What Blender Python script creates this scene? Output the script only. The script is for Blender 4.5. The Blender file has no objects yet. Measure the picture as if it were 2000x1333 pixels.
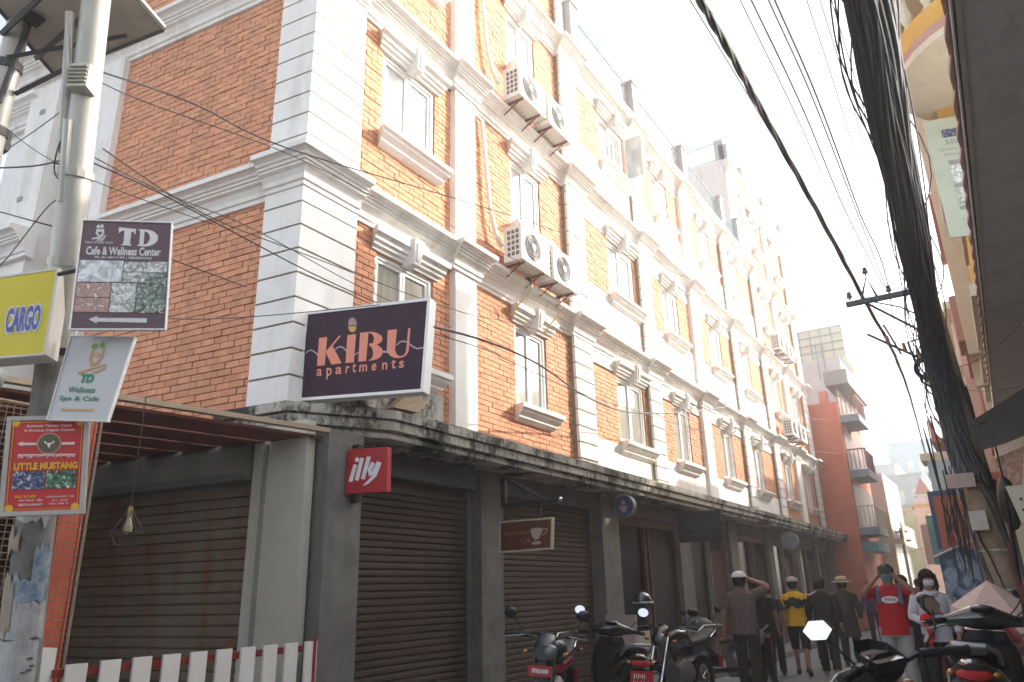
import bpy, bmesh, math, random
from mathutils import Vector, Matrix
import numpy as np
R = math.radians
rnd = random.Random(7)
sc = bpy.context.scene
col = sc.collection

# ------------------------------------------------------------------ camera, light, exposure
PSI, PITCH, ROLL, FPX = .56485, .32892, -.02637, 1439.5
cam = bpy.data.cameras.new('camera'); camo = bpy.data.objects.new('camera', cam); col.objects.link(camo)
fw = Vector((math.cos(PITCH)*math.cos(PSI), math.cos(PITCH)*math.sin(PSI), math.sin(PITCH)))
rt = Vector((math.sin(PSI), -math.cos(PSI), 0)); up = rt.cross(fw)
r2 = math.cos(ROLL)*rt + math.sin(ROLL)*up; u2 = -math.sin(ROLL)*rt + math.cos(ROLL)*up
camo.matrix_world = Matrix(((r2.x, u2.x, -fw.x, 0), (r2.y, u2.y, -fw.y, 0), (r2.z, u2.z, -fw.z, 1.6), (0, 0, 0, 1)))
cam.sensor_width = 36; cam.lens = 36*FPX/2000; cam.clip_start = .05; cam.clip_end = 2000
cam.dof.use_dof = True; cam.dof.focus_distance = 6.8; cam.dof.aperture_fstop = 2.2
sc.camera = camo
SUN_EL, SUN_AZ = R(29), R(-41)
w = bpy.data.worlds.new('World'); sc.world = w; w.use_nodes = True
nt = w.node_tree; sky = nt.nodes.new('ShaderNodeTexSky'); sky.sky_type = 'NISHITA'; sky.sun_disc = False
sky.sun_elevation = SUN_EL; sky.sun_rotation = math.pi/2 - SUN_AZ; sky.dust_density = 3.0; sky.air_density = 1.0; sky.ozone_density = 1.5
bg = nt.nodes['Background']; bg.inputs[1].default_value = .15
hsv = nt.nodes.new('ShaderNodeHueSaturation'); hsv.inputs['Saturation'].default_value = .42; nt.links.new(sky.outputs[0], hsv.inputs['Color']); wm = nt.nodes.new('ShaderNodeMixRGB'); wm.blend_type = 'MULTIPLY'; wm.inputs[0].default_value = 1; wm.inputs[2].default_value = (1, .98, .95, 1); nt.links.new(hsv.outputs[0], wm.inputs[1]); nt.links.new(wm.outputs[0], bg.inputs[0])
sl = bpy.data.lights.new('sun', 'SUN'); sl.energy = 2.35; sl.angle = R(.7); sl.color = (1, .9, .76)
so = bpy.data.objects.new('sun', sl); col.objects.link(so)
sd = Vector((math.cos(SUN_EL)*math.cos(SUN_AZ), math.cos(SUN_EL)*math.sin(SUN_AZ), math.sin(SUN_EL)))
so.rotation_euler = sd.to_track_quat('Z', 'Y').to_euler(); so.location = (0, -5, 30)
sc.view_settings.view_transform = 'Standard'; sc.view_settings.look = 'None'; sc.view_settings.gamma = 1
sc.view_settings.exposure = 1.7
HAZE = .0045
sc.render.engine = 'CYCLES'
sc.cycles.use_denoising = True; sc.cycles.max_bounces = 6; sc.cycles.diffuse_bounces = 4
sc.cycles.volume_bounces = 1; sc.cycles.volume_step_rate = 4; sc.cycles.sample_clamp_indirect = 6

# ------------------------------------------------------------------ materials
MATS = {}
def M(name, c1, c2=None, scale=6, rough=.6, metal=0, bump=0, streak=0, spec=None, trans=0, alpha=1, coat=0, island=0, grime=None, gamt=.5, world=0):
    if name in MATS: return MATS[name]
    m = bpy.data.materials.new(name); m.use_nodes = True; MATS[name] = m
    t = m.node_tree; b = t.nodes['Principled BSDF']; L = t.links.new
    c2 = c2 or tuple(min(1, v*.8) for v in c1)
    b.inputs['Roughness'].default_value = rough; b.inputs['Metallic'].default_value = metal
    if spec is not None: b.inputs['Specular IOR Level'].default_value = spec
    if coat: b.inputs['Coat Weight'].default_value = coat; b.inputs['Coat Roughness'].default_value = .08
    if trans: b.inputs['Transmission Weight'].default_value = trans
    if alpha < 1: b.inputs['Alpha'].default_value = alpha
    tc = t.nodes.new('ShaderNodeTexCoord'); mp = t.nodes.new('ShaderNodeMapping')
    class _T: outputs = {'Object': t.nodes.new('ShaderNodeNewGeometry').outputs['Position']}
    if world: tc = _T
    L(tc.outputs['Object'], mp.inputs[0])
    if streak: mp.inputs['Scale'].default_value = (1, 1, 1/streak)
    n = t.nodes.new('ShaderNodeTexNoise'); n.inputs['Scale'].default_value = scale; n.inputs['Detail'].default_value = 6; n.inputs['Roughness'].default_value = .62
    L(mp.outputs[0], n.inputs['Vector'])
    rp = t.nodes.new('ShaderNodeValToRGB'); rp.color_ramp.elements[0].position = .32; rp.color_ramp.elements[1].position = .68
    rp.color_ramp.elements[0].color = (*c2, 1); rp.color_ramp.elements[1].color = (*c1, 1); L(n.outputs[0], rp.inputs[0])
    out = rp.outputs[0]
    if island:
        g = t.nodes.new('ShaderNodeNewGeometry'); oi = t.nodes.new('ShaderNodeObjectInfo')
        ad = t.nodes.new('ShaderNodeMath'); ad.operation = 'ADD'; L(g.outputs['Random Per Island'], ad.inputs[0]); L(oi.outputs['Random'], ad.inputs[1])
        fr = t.nodes.new('ShaderNodeMath'); fr.operation = 'FRACT'; L(ad.outputs[0], fr.inputs[0])
        mr = t.nodes.new('ShaderNodeMapRange'); mr.inputs[3].default_value = 1-island; mr.inputs[4].default_value = 1+island; L(fr.outputs[0], mr.inputs[0])
        hs = t.nodes.new('ShaderNodeHueSaturation'); L(out, hs.inputs['Color']); L(mr.outputs[0], hs.inputs['Value'])
        out = hs.outputs[0]
    if grime:
        n2 = t.nodes.new('ShaderNodeTexNoise'); n2.inputs['Scale'].default_value = 1.7; n2.inputs['Detail'].default_value = 8; n2.inputs['Roughness'].default_value = .7
        mp2 = t.nodes.new('ShaderNodeMapping'); mp2.inputs['Scale'].default_value = (1.6, 1.6, .35); L(tc.outputs['Object'], mp2.inputs[0]); L(mp2.outputs[0], n2.inputs['Vector'])
        r3 = t.nodes.new('ShaderNodeValToRGB'); r3.color_ramp.elements[0].position = .44 if gamt >= .9 else .5; r3.color_ramp.elements[1].position = .6 if gamt >= .9 else .72
        r3.color_ramp.elements[0].color = (0, 0, 0, 1); r3.color_ramp.elements[1].color = (gamt, gamt, gamt, 1); L(n2.outputs[0], r3.inputs[0])
        mx = t.nodes.new('ShaderNodeMixRGB'); L(r3.outputs[0], mx.inputs[0]); L(out, mx.inputs[1]); mx.inputs[2].default_value = (*grime, 1); out = mx.outputs[0]
    L(out, b.inputs['Base Color'])
    if bump:
        n3 = t.nodes.new('ShaderNodeTexNoise'); n3.inputs['Scale'].default_value = scale*6; n3.inputs['Detail'].default_value = 5; L(tc.outputs['Object'], n3.inputs['Vector'])
        bp = t.nodes.new('ShaderNodeBump'); bp.inputs['Strength'].default_value = bump; bp.inputs['Distance'].default_value = .01; L(n3.outputs[0], bp.inputs['Height']); L(bp.outputs[0], b.inputs['Normal'])
    return m
def photo_mat(name, cols, scale=6, seed=0):        # a blurry printed picture
    m = bpy.data.materials.new(name); m.use_nodes = True; t = m.node_tree; b = t.nodes['Principled BSDF']; L = t.links.new
    b.inputs['Roughness'].default_value = .45
    tc = t.nodes.new('ShaderNodeTexCoord'); mp = t.nodes.new('ShaderNodeMapping'); mp.inputs['Location'].default_value = (seed, seed*2.3, seed*.7); L(tc.outputs['Object'], mp.inputs[0])
    n = t.nodes.new('ShaderNodeTexNoise'); n.inputs['Scale'].default_value = scale*2.2; n.inputs['Detail'].default_value = 4; n.inputs['Distortion'].default_value = 1.2; L(mp.outputs[0], n.inputs['Vector'])
    rp = t.nodes.new('ShaderNodeValToRGB'); L(n.outputs[0], rp.inputs[0]); e = rp.color_ramp.elements
    k = len(cols)
    for i, c in enumerate(cols):
        p = .39+.22*i/(k-1)
        el = e[0] if i == 0 else (e[1] if i == k-1 else e.new(p)); el.position = p; el.color = (*c, 1)
    L(rp.outputs[0], b.inputs['Base Color']); return m

white = M('white_masonry_paint', (.80, .79, .77), (.74, .72, .69), 3, .75, bump=.15, grime=(.40, .36, .30), gamt=.5)
quoinw = M('white_quoin_paint', (.81, .80, .78), (.75, .74, .71), 4, .7, bump=.12, grime=(.42, .38, .32), gamt=.45, world=1)
groovem = M('grubby_groove_plaster', (.28, .245, .16), (.2, .175, .115), 5, .85)
brickm = M('orange_brick', (.67, .32, .18), (.57, .255, .14), 9, .8, bump=.5, island=.11, grime=(.30, .14, .08), gamt=.4, world=1)
mortar = M('brick_mortar', (.38, .21, .135), (.30, .155, .10), 20, .9, grime=(.08, .05, .04), gamt=.5)
upvc = M('white_window_frame', (.82, .82, .80), (.78, .78, .76), 4, .35)
glassm = M('window_glass', (.52, .54, .54), (.42, .44, .45), 2.2, .05, spec=1.0, coat=.9, streak=5)
curtaing = M('net_curtain_behind_glass', (.40, .40, .36), (.24, .24, .21), 7, .10, streak=14, coat=.5)
curtain = M('grey_curtain', (.55, .55, .50), (.38, .38, .34), 5, .9, streak=12)
concrete = M('stained_concrete', (.42, .41, .36), (.20, .19, .165), 11, .9, bump=.6, streak=.7, grime=(.035, .037, .028), gamt=.95)
def moss_mat():
    m = M('mossy_canopy_concrete', (.52, .50, .43), (.36, .345, .29), 6, .9, bump=.5); t = m.node_tree; b = t.nodes['Principled BSDF']; L = t.links.new
    old = b.inputs['Base Color'].links[0].from_socket; tc = t.nodes.new('ShaderNodeTexCoord'); mp = t.nodes.new('ShaderNodeMapping'); mp.inputs['Scale'].default_value = (1, 1, .55); L(tc.outputs['Object'], mp.inputs[0])
    a = t.nodes.new('ShaderNodeTexNoise'); a.inputs['Scale'].default_value = 15; a.inputs['Detail'].default_value = 8; a.inputs['Roughness'].default_value = .75; L(mp.outputs[0], a.inputs['Vector'])
    c = t.nodes.new('ShaderNodeTexNoise'); c.inputs['Scale'].default_value = 2.2; c.inputs['Detail'].default_value = 4; L(mp.outputs[0], c.inputs['Vector'])
    ad = t.nodes.new('ShaderNodeMath'); ad.operation = 'ADD'; L(a.outputs[0], ad.inputs[0]); L(c.outputs[0], ad.inputs[1])
    r = t.nodes.new('ShaderNodeValToRGB'); r.color_ramp.elements[0].position = .95; r.color_ramp.elements[1].position = 1.0; mr = t.nodes.new('ShaderNodeMapRange'); mr.inputs[1].default_value = .92; mr.inputs[2].default_value = 1.12; L(ad.outputs[0], mr.inputs[0])
    mx = t.nodes.new('ShaderNodeMixRGB'); L(mr.outputs[0], mx.inputs[0]); L(old, mx.inputs[1]); mx.inputs[2].default_value = (.035, .037, .028, 1); L(mx.outputs[0], b.inputs['Base Color']); return m
mossy = moss_mat()
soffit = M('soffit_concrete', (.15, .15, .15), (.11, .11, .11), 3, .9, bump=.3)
pillarm = M('grey_pillar_plaster', (.20, .195, .175), (.125, .12, .11), 3, .85, bump=.3, grime=(.09, .09, .085), gamt=.6)
palewall = M('pale_grey_green_plaster', (.52, .51, .43), (.45, .44, .37), 3, .85, bump=.15)
shutterm = M('brown_shutter_steel', (.20, .165, .115), (.145, .118, .082), 2.5, .5, metal=.25, streak=.3, grime=(.17, .06, .025), gamt=.9, world=1)
shutterd = M('dark_shutter_steel', (.10, .078, .058), (.078, .058, .043), 2.5, .55, metal=.2, grime=(.05, .038, .03), gamt=.8, world=1)
darkm = M('dark_interior', (.03, .03, .03), (.02, .02, .02), 3, .8)
asphalt = M('asphalt', (.27, .268, .27), (.20, .20, .205), 8, .85, bump=.5, grime=(.06, .06, .06), gamt=.5)
kerbm = M('kerb_stone', (.22, .22, .21), (.15, .15, .14), 6, .85, bump=.3)
blackm = M('black_plastic', (.022, .022, .024), (.014, .014, .015), 10, .4)
rubber = M('black_rubber', (.02, .02, .02), (.012, .012, .012), 20, .8, bump=.2)
cablem = M('black_cable', (.035, .038, .043), (.022, .024, .027), 20, .5)
chrome = M('chrome', (.6, .6, .6), (.5, .5, .5), 4, .15, metal=1)
mirrorm = M('mirror_glass', (.92, .92, .92), (.9, .9, .9), 4, .02, metal=1)
steel = M('galvanised_steel', (.50, .49, .45), (.36, .355, .33), 5, .45, metal=.35, bump=.1, streak=6, grime=(.25, .2, .14), gamt=.5)
polem = M('weathered_pole', (.26, .26, .25), (.15, .15, .145), 9, .8, bump=.4, grime=(.09, .08, .07), gamt=.6)
redm = M('red_paint', (.55, .03, .03), (.40, .02, .02), 5, .45)
orangem = M('orange_red_paint', (.62, .13, .06), (.5, .09, .04), 5, .6)
maroon = M('maroon_steel', (.22, .07, .045), (.14, .045, .03), 5, .6)

# ------------------------------------------------------------------ mesh helpers
ORG = {}
def tag(o, label=None, cat=None, group=None, kind=None):
    if label: o['label'] = label
    if cat: o['category'] = cat
    if group: o['group'] = group
    if kind: o['kind'] = kind
    return o
def empty(name, loc=(0, 0, 0), rz=0, label=None, cat=None, group=None, local=False, rot=None):
    o = bpy.data.objects.new(name, None); col.objects.link(o); o.location = loc; o.empty_display_size = .2
    o.rotation_euler = rot if rot else (0, 0, rz)
    ORG[o.name] = Vector((0, 0, 0)) if local else Vector(loc)
    return tag(o, label, cat, group)
class Frame:
    def __init__(s, o, u, n): s.o = o; s.u = u; s.n = n
    def __call__(s, a, out, z): return (s.o[0]+s.u[0]*a+s.n[0]*out, s.o[1]+s.u[1]*a+s.n[1]*out, z)
class MB:
    def __init__(s): s.v = []; s.f = []; s.m = []
    def add(s, vs, fs, mi=0):
        k = len(s.v); s.v += [tuple(p) for p in vs]; s.f += [tuple(k+i for i in f) for f in fs]; s.m += [mi]*len(fs); return s
    HEX = [(0, 3, 2, 1), (4, 5, 6, 7), (0, 1, 5, 4), (1, 2, 6, 5), (2, 3, 7, 6), (3, 0, 4, 7)]
    def hexa(s, p, mi=0): return s.add(p, s.HEX, mi)
    def box(s, x0, x1, y0, y1, z0, z1, mi=0):
        return s.hexa([(x0, y0, z0), (x1, y0, z0), (x1, y1, z0), (x0, y1, z0), (x0, y0, z1), (x1, y0, z1), (x1, y1, z1), (x0, y1, z1)], mi)
    def fbox(s, F, a0, a1, o0, o1, z0, z1, mi=0):
        return s.hexa([F(a0, o0, z0), F(a1, o0, z0), F(a1, o1, z0), F(a0, o1, z0), F(a0, o0, z1), F(a1, o0, z1), F(a1, o1, z1), F(a0, o1, z1)], mi)
    def fprof(s, F, a0, a1, prof, mi=0, e0=0, e1=0):   # prism along a; e = mitre factor
        n = len(prof); zc = prof
        vs = [F(a0 - o*e0, o, z) for o, z in prof]+[F(a1 + o*e1, o, z) for o, z in prof]
        fs = [(i, (i+1) % n, n+(i+1) % n, n+i) for i in range(n)]+[tuple(range(n-1, -1, -1)), tuple(range(n, 2*n))]
        return s.add(vs, fs, mi)
    def prism(s, pts, z0, z1, mi=0):
        n = len(pts); vs = [(x, y, z0) for x, y in pts]+[(x, y, z1) for x, y in pts]
        return s.add(vs, [(i, (i+1) % n, n+(i+1) % n, n+i) for i in range(n)]+[tuple(range(n-1, -1, -1)), tuple(range(n, 2*n))], mi)
    def tube(s, pts, r, n=8, mi=0, flat=1.0, cap=True, ups=(0, 0, 1)):
        pts = [Vector(p) for p in pts]; k = len(pts)
        rs = r if isinstance(r, (list, tuple)) else [r]*k
        vs = []
        for i, p in enumerate(pts):
            t = (pts[min(i+1, k-1)]-pts[max(i-1, 0)]).normalized()
            U = Vector(ups)
            if abs(t.dot(U)) > .95: U = Vector((1, 0, 0))
            a = t.cross(U).normalized(); b = a.cross(t).normalized()
            ra, rb = (rs[i] if isinstance(rs[i], (tuple, list)) else (rs[i], rs[i]*flat))
            for j in range(n):
                th = 2*math.pi*j/n; vs.append(p+a*ra*math.cos(th)+b*rb*math.sin(th))
        fs = [(i*n+j, i*n+(j+1) % n, (i+1)*n+(j+1) % n, (i+1)*n+j) for i in range(k-1) for j in range(n)]
        if cap: fs += [tuple(range(n-1, -1, -1)), tuple(range((k-1)*n, k*n))]
        return s.add(vs, fs, mi)
    def ell(s, c, rx, ry, rz, n=12, m=8, mi=0, zmin=-1, zmax=1):
        vs = []; a0 = math.asin(zmin); a1 = math.asin(zmax)
        for i in range(m+1):
            a = a0+(a1-a0)*i/m
            for j in range(n):
                th = 2*math.pi*j/n; vs.append((c[0]+rx*math.cos(a)*math.cos(th), c[1]+ry*math.cos(a)*math.sin(th), c[2]+rz*math.sin(a)))
        return s.add(vs, [(i*n+j, i*n+(j+1) % n, (i+1)*n+(j+1) % n, (i+1)*n+j) for i in range(m) for j in range(n)], mi)
    def torus(s, c, R0, r, axis='y', n=24, m=8, mi=0, a0=0, a1=2*math.pi):
        vs = []; full = abs(a1-a0-2*math.pi) < 1e-6; N = n if full else n+1
        for i in range(N):
            a = a0+(a1-a0)*i/n
            for j in range(m):
                b = 2*math.pi*j/m; q = R0+r*math.cos(b); h = r*math.sin(b)
                x, y, z = {'y': (q*math.cos(a), h, q*math.sin(a)), 'x': (h, q*math.cos(a), q*math.sin(a)), 'z': (q*math.cos(a), q*math.sin(a), h)}[axis]
                vs.append((c[0]+x, c[1]+y, c[2]+z))
        return s.add(vs, [(i*m+j, i*m+(j+1) % m, ((i+1) % N)*m+(j+1) % m, ((i+1) % N)*m+j) for i in range(n) for j in range(m)], mi)
    def rings(s, rs, n=14, mi=0, p=2.0, cap=True):     # rs: (x,y,z, rx, ry) horizontal super-ellipse rings
        vs = []
        for (x, y, z, rx, ry) in rs:
            for j in range(n):
                th = 2*math.pi*j/n; c, q = math.cos(th), math.sin(th)
                vs.append((x+rx*math.copysign(abs(c)**(2/p), c), y+ry*math.copysign(abs(q)**(2/p), q), z))
        k = len(rs)
        fs = [(i*n+j, i*n+(j+1) % n, (i+1)*n+(j+1) % n, (i+1)*n+j) for i in range(k-1) for j in range(n)]
        if cap: fs += [tuple(range(n-1, -1, -1)), tuple(range((k-1)*n, k*n))]
        return s.add(vs, fs, mi)
    def xrings(s, rs, n=14, mi=0, p=2.4):             # rs: (x, zc, hw, hh) rings in the yz plane along x
        vs = []
        for (x, z, hw, hh) in rs:
            for j in range(n):
                th = 2*math.pi*j/n; c, q = math.cos(th), math.sin(th)
                vs.append((x, hw*math.copysign(abs(c)**(2/p), c), z+hh*math.copysign(abs(q)**(2/p), q)))
        k = len(rs)
        return s.add(vs, [(i*n+j, i*n+(j+1) % n, (i+1)*n+(j+1) % n, (i+1)*n+j) for i in range(k-1) for j in range(n)]+[tuple(range(n-1, -1, -1)), tuple(range((k-1)*n, k*n))], mi)
    def build(s, name, mat, parent=None, smooth=False, recalc=True, org=None, **kw):
        me = bpy.data.meshes.new(name)
        o0 = org if org is not None else (ORG.get(parent.name, Vector((0, 0, 0))) if parent else Vector((0, 0, 0)))
        me.from_pydata([(x-o0[0], y-o0[1], z-o0[2]) for x, y, z in s.v], [], s.f)
        for m in (mat if isinstance(mat, (list, tuple)) else [mat]): me.materials.append(m)
        if isinstance(mat, (list, tuple)): me.polygons.foreach_set('material_index', s.m)
        if recalc:
            bm = bmesh.new(); bm.from_mesh(me); bmesh.ops.recalc_face_normals(bm, faces=bm.faces); bm.to_mesh(me); bm.free()
        if smooth:
            me.polygons.foreach_set('use_smooth', [True]*len(me.polygons))
            me.update()
            try: me.set_sharp_from_angle(angle=R(42))
            except Exception: pass
        o = bpy.data.objects.new(name, me); col.objects.link(o)
        if parent: o.parent = parent; ORG[o.name] = Vector(o0)
        tag(o, **{k: v for k, v in kw.items()}); return o
def inst(o, parent, loc=None, rz=None):
    c = o.copy(); col.objects.link(c); c.parent = parent
    if loc is not None: c.location = loc
    if rz is not None: c.rotation_euler.z = rz
    return c
def copy_tree(o, parent=None):
    c = o.copy(); col.objects.link(c); c.parent = parent
    ORG[c.name] = ORG.get(o.name, Vector((0, 0, 0)))
    for ch in list(o.children): copy_tree(ch, c)
    return c
def part_box(name, mat, parent, *a, **k): return MB().box(*a).build(name, mat, parent, **k)

# text as flat meshes
_glyph = {}
def glyphs(body, bold=0, shear=0, spacing=1.0):
    key = (body, bold, shear, spacing)
    if key in _glyph: return _glyph[key]
    cu = bpy.data.curves.new('txt', 'FONT'); cu.body = body; cu.offset = bold; cu.shear = shear; cu.space_character = spacing; cu.resolution_u = 3
    o = bpy.data.objects.new('txt', cu); col.objects.link(o)
    dg = bpy.context.evaluated_depsgraph_get(); me = bpy.data.meshes.new_from_object(o.evaluated_get(dg))
    vs = np.array([v.co[:2] for v in me.vertices]); fs = [tuple(p.vertices) for p in me.polygons]
    bpy.data.objects.remove(o); bpy.data.curves.remove(cu); bpy.data.meshes.remove(me)
    mn = vs.min(0); mx = vs.max(0); vs = (vs-mn)/(mx-mn)
    _glyph[key] = (vs, fs, (mx-mn)); return _glyph[key]
class Panel:        # a flat board given by its corners; u to the right, v downwards, w outwards
    def __init__(s, TL, TR, BR, BL, thick=.03):
        s.c = [Vector(p) for p in (TL, TR, BR, BL)]
        s.n = (s.c[3]-s.c[0]).cross(s.c[1]-s.c[0]).normalized()
        s.W = (s.c[1]-s.c[0]).length; s.H = (s.c[3]-s.c[0]).length; s.t = thick
    def pt(s, u, v, w=0):
        a = s.c[0].lerp(s.c[1], u); b = s.c[3].lerp(s.c[2], u); return a.lerp(b, v)+s.n*w
    def slab(s, u0, u1, v0, v1, w0, w1, mb=None):
        mb = mb or MB()
        return mb.hexa([s.pt(u0, v1, w0), s.pt(u1, v1, w0), s.pt(u1, v0, w0), s.pt(u0, v0, w0), s.pt(u0, v1, w1), s.pt(u1, v1, w1), s.pt(u1, v0, w1), s.pt(u0, v0, w1)])
    def poly(s, pts, w, mb=None):
        mb = mb or MB(); mb.add([s.pt(u, v, w) for u, v in pts], [tuple(range(len(pts)))]); return mb
    def text(s, body, u0, u1, v0, v1, w, mb=None, bold=.02, shear=0, spacing=1.0):
        mb = mb or MB(); vs, fs, _ = glyphs(body, bold, shear, spacing)
        mb.add([s.pt(u0+(u1-u0)*x, v1+(v0-v1)*y, w) for x, y in vs], fs); return mb
    def stroke(s, pts, wd, w, mb=None, asp=None):     # polyline of width wd (in metres)
        mb = mb or MB(); P = [s.pt(u, v, w) for u, v in pts]; k = len(P); vs = []
        for i, p in enumerate(P):
            t = (P[min(i+1, k-1)]-P[max(i-1, 0)]).normalized(); q = s.n.cross(t).normalized()
            ww = wd[i] if isinstance(wd, (list, tuple)) else wd
            vs += [p+q*ww/2, p-q*ww/2]
        return mb.add(vs, [(2*i, 2*i+1, 2*i+3, 2*i+2) for i in range(k-1)])
    def disc(s, u, v, r, w, mb=None, n=24, ry=None):
        mb = mb or MB(); ry = ry or r
        return s.poly([(u+r/s.W*math.cos(2*math.pi*i/n), v+ry/s.H*math.sin(2*math.pi*i/n)) for i in range(n)], w, mb)

def scribble(P, u0, u1, v0, v1, w, mb, n=7, wd=None):     # lettering too blurred to read: short upright strokes
    q = random.Random(int(u0*977+v0*331+n)); st = (u1-u0)/n; wd = wd or (v1-v0)*P.H*.22
    for i in range(n):
        if q.random() < .12: continue
        a = u0+i*st; P.stroke([(a, v1), (a+q.uniform(-.1, .2)*st, v0), (a+.45*st, v0+(v1-v0)*q.uniform(0, .6)), (a+.6*st, v1-(v1-v0)*q.uniform(0, .4))], wd, w, mb)
    return mb
# ------------------------------------------------------------------ ground
def gz(x): return .25*max(-.2, min(1.4, (15-x)/12))
mb = MB(); xs = [-60, -10, 0, 3, 6, 9, 12, 15, 18, 30, 60, 120, 400]; ys = [-300, -40, -1.2, 5.02, 40, 300]
mb.add([(x, y, gz(x)) for x in xs for y in ys], [(i*6+j, (i+1)*6+j, (i+1)*6+j+1, i*6+j+1) for i in range(len(xs)-1) for j in range(5)])
mb.build('ground', asphalt, kind='structure')
mb = MB()
xs = [5.5, 9, 12, 15, 18, 40]
for a, b in zip(xs, xs[1:]):
    mb.hexa([(a, 5.02, gz(a)-.1), (b, 5.02, gz(b)-.1), (b, 5.9, gz(b)-.1), (a, 5.9, gz(a)-.1), (a, 5.02, gz(a)+.13), (b, 5.02, gz(b)+.13), (b, 5.9, gz(b)+.13), (a, 5.9, gz(a)+.13)])
pv = mb.build('pavement', kerbm, kind='structure')
ks = None
for i in range(20):
    x = 5.5+i*1.2
    k = MB().hexa([(x+.01, 4.9, gz(x)-.1), (x+1.19, 4.9, gz(x+1.2)-.1), (x+1.19, 5.015, gz(x+1.2)-.1), (x+.01, 5.015, gz(x)-.1), (x+.01, 4.9, gz(x)+.12), (x+1.19, 4.9, gz(x+1.2)+.12), (x+1.19, 5.015, gz(x+1.2)+.135), (x+.01, 5.015, gz(x)+.135)]).build('kerb_stone', kerbm, pv)

# ------------------------------------------------------------------ the brick apartment building
F = Frame((0, 5.7), (1, 0), (0, -1))
LD = (-.1256, .992); LF = Frame((4.8, 5.7), LD, (-.992, -.1256))
bld = empty('apartment_building', (4.8, 5.7, 0), label='long white and orange brick apartment building with ornate cornices above a concrete canopy', cat='building')
XE = 30.95; ZT = 15.6
# body (mortar coloured core behind bricks, white elsewhere)
core = MB()
core.prism([(4.79, 5.83), (11.1, 5.83), (11.1, 12), LF(3.95, -.0, 0)[:2]], 3.0, 18.5)
core.prism([(11.1, 5.83), (23.2, 5.83), (23.2, 12), (11.1, 12)], 3.0, 12.13)
core.prism([(23.2, 5.83), (XE, 5.83), (XE, 12), (23.2, 12)], 3.0, 15.57)
core.build('wall', mortar, bld)
mort = MB()
def mplate(a0, a1, z0, z1):
    if a1-a0 > .01 and z1-z0 > .01: mort.fbox(F, a0, a1, -.14, 0, z0, z1)
def fwhite(a0, a1, z0, z1, o=.035): MB().fbox(F, a0, a1, -.14, o, z0, z1).build('plaster_wall', white, bld)
# windows: x0,x1 for each bay
BAYX = [(5.95, 7.05), (9.05, 10.0), (12.72, 14.0), (15.7, 16.7), (19.05, 20.1), (22.07, 23.05), (25.75, 26.75), (28.8, 29.8)]
PIL = [(4.8, 5.5, 'q'), (7.41, 7.9, 'p'), (10.82, 11.48, 'q'), (14.15, 14.75, 'q'), (17.48, 18.05, 'p'), (21.0, 21.52, 'q'), (24.35, 24.92, 'q'), (27.3, 27.95, 'p'), (30.3, 30.95, 'q')]
FLO = [(4.24, 5.55), (7.24, 8.5), (10.33, 11.6), (13.4, 14.65), (16.5, 17.7)]
CT = [6.17, 9.14, 12.1, 15.2, 18.3]     # cornice tops
BASE = [3.42, 6.2, 9.17, 12.13, 15.23]
def floors(b): return 5 if b in (0, 1) else (4 if b in (6, 7) else 3)
# bricks
BL, BH, PB, PH = .188, .066, .198, .077
bricks = []      # (frame id, a, z, len, out)
def lay(fid, a0, a1, z0, z1, holes=()):
    row = int(z0/PH)
    while row*PH+BH < z1+.02:
        z = row*PH
        if z >= z0-.03:
            k = int(a0/PB)-1
            while True:
                s = k*PB+(PB/2 if row % 2 else 0); e = s+BL; k += 1
                if s > a1: break
                c0, c1 = max(s, a0), min(e, a1)
                if c1-c0 < .03: continue
                segs = [(c0, c1)]
                for (h0, h1, hz0, hz1) in holes:
                    if z+BH > hz0+.01 and z < hz1-.01:
                        ns = []
                        for (p, q) in segs:
                            if q <= h0 or p >= h1: ns.append((p, q)); continue
                            if p < h0: ns.append((p, h0))
                            if q > h1: ns.append((h1, q))
                        segs = ns
                for (p, q) in segs:
                    if q-p > .025: bricks.append((fid, p, z, q-p, rnd.uniform(.010, .022)))
        row += 1
for b in range(8):
    x0, x1 = BAYX[b]; l = PIL[b][1]; r_ = PIL[b+1][0]
    for f in range(floors(b)):
        w0, w1 = FLO[f]
        zl, zh = (BASE[f], CT[f]-.3) if b in (0, 1, 6, 7) else (w0-.07, w1+.03)
        al = l if b in (0, 1, 6, 7) else l+.06
        mplate(al, x0, zl, zh); mplate(x1, r_, zl, zh); mplate(x0, x1, zl, w0); mplate(x0, x1, w1, zh)
        if b in (0, 1, 6, 7): lay(0, l, r_, BASE[f], CT[f]-.33, [(x0, x1, w0, w1)])
        else:
            lay(0, l+.06, r_, w0-.07, w1+.02, [(x0, x1, w0, w1)])
            fwhite(l, r_, BASE[f]-.03, w0-.07); fwhite(l, r_, w1+.03, CT[f]-.3); fwhite(l, l+.06, w0-.07, w1+.03)
mort.build('mortar_backing', mortar, bld, kind='stuff')
LP = (.42, 3.32)
for f in range(5): lay(1, LP[0], LP[1], BASE[f] if f else 3.3, CT[f]-.33)
def bpos(b):
    fr = F if b[0] == 0 else LF; return Vector(fr(b[1]+b[3]/2, b[4], b[2]+BH/2))
camp = Vector((0, 0, 1.6))
def vis(b):
    p = bpos(b)-camp; d = p.length; n = Vector((0, -1, 0)) if b[0] == 0 else Vector((-.992, -.1256, 0))
    ang = p.normalized().dot(fw)
    return b[3]/PB*abs(p.normalized().dot(n))/d/d if ang > .72 and abs(b[3]-BL) < .01 else 0
order = sorted(range(len(bricks)), key=lambda i: -vis(bricks[i]))
single = set(order[:290])
proto = MB().box(0, BL, -.035, 0, 0, BH).build('brick', brickm, bld, org=(0, 0, 0))
firstdone = False
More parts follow.
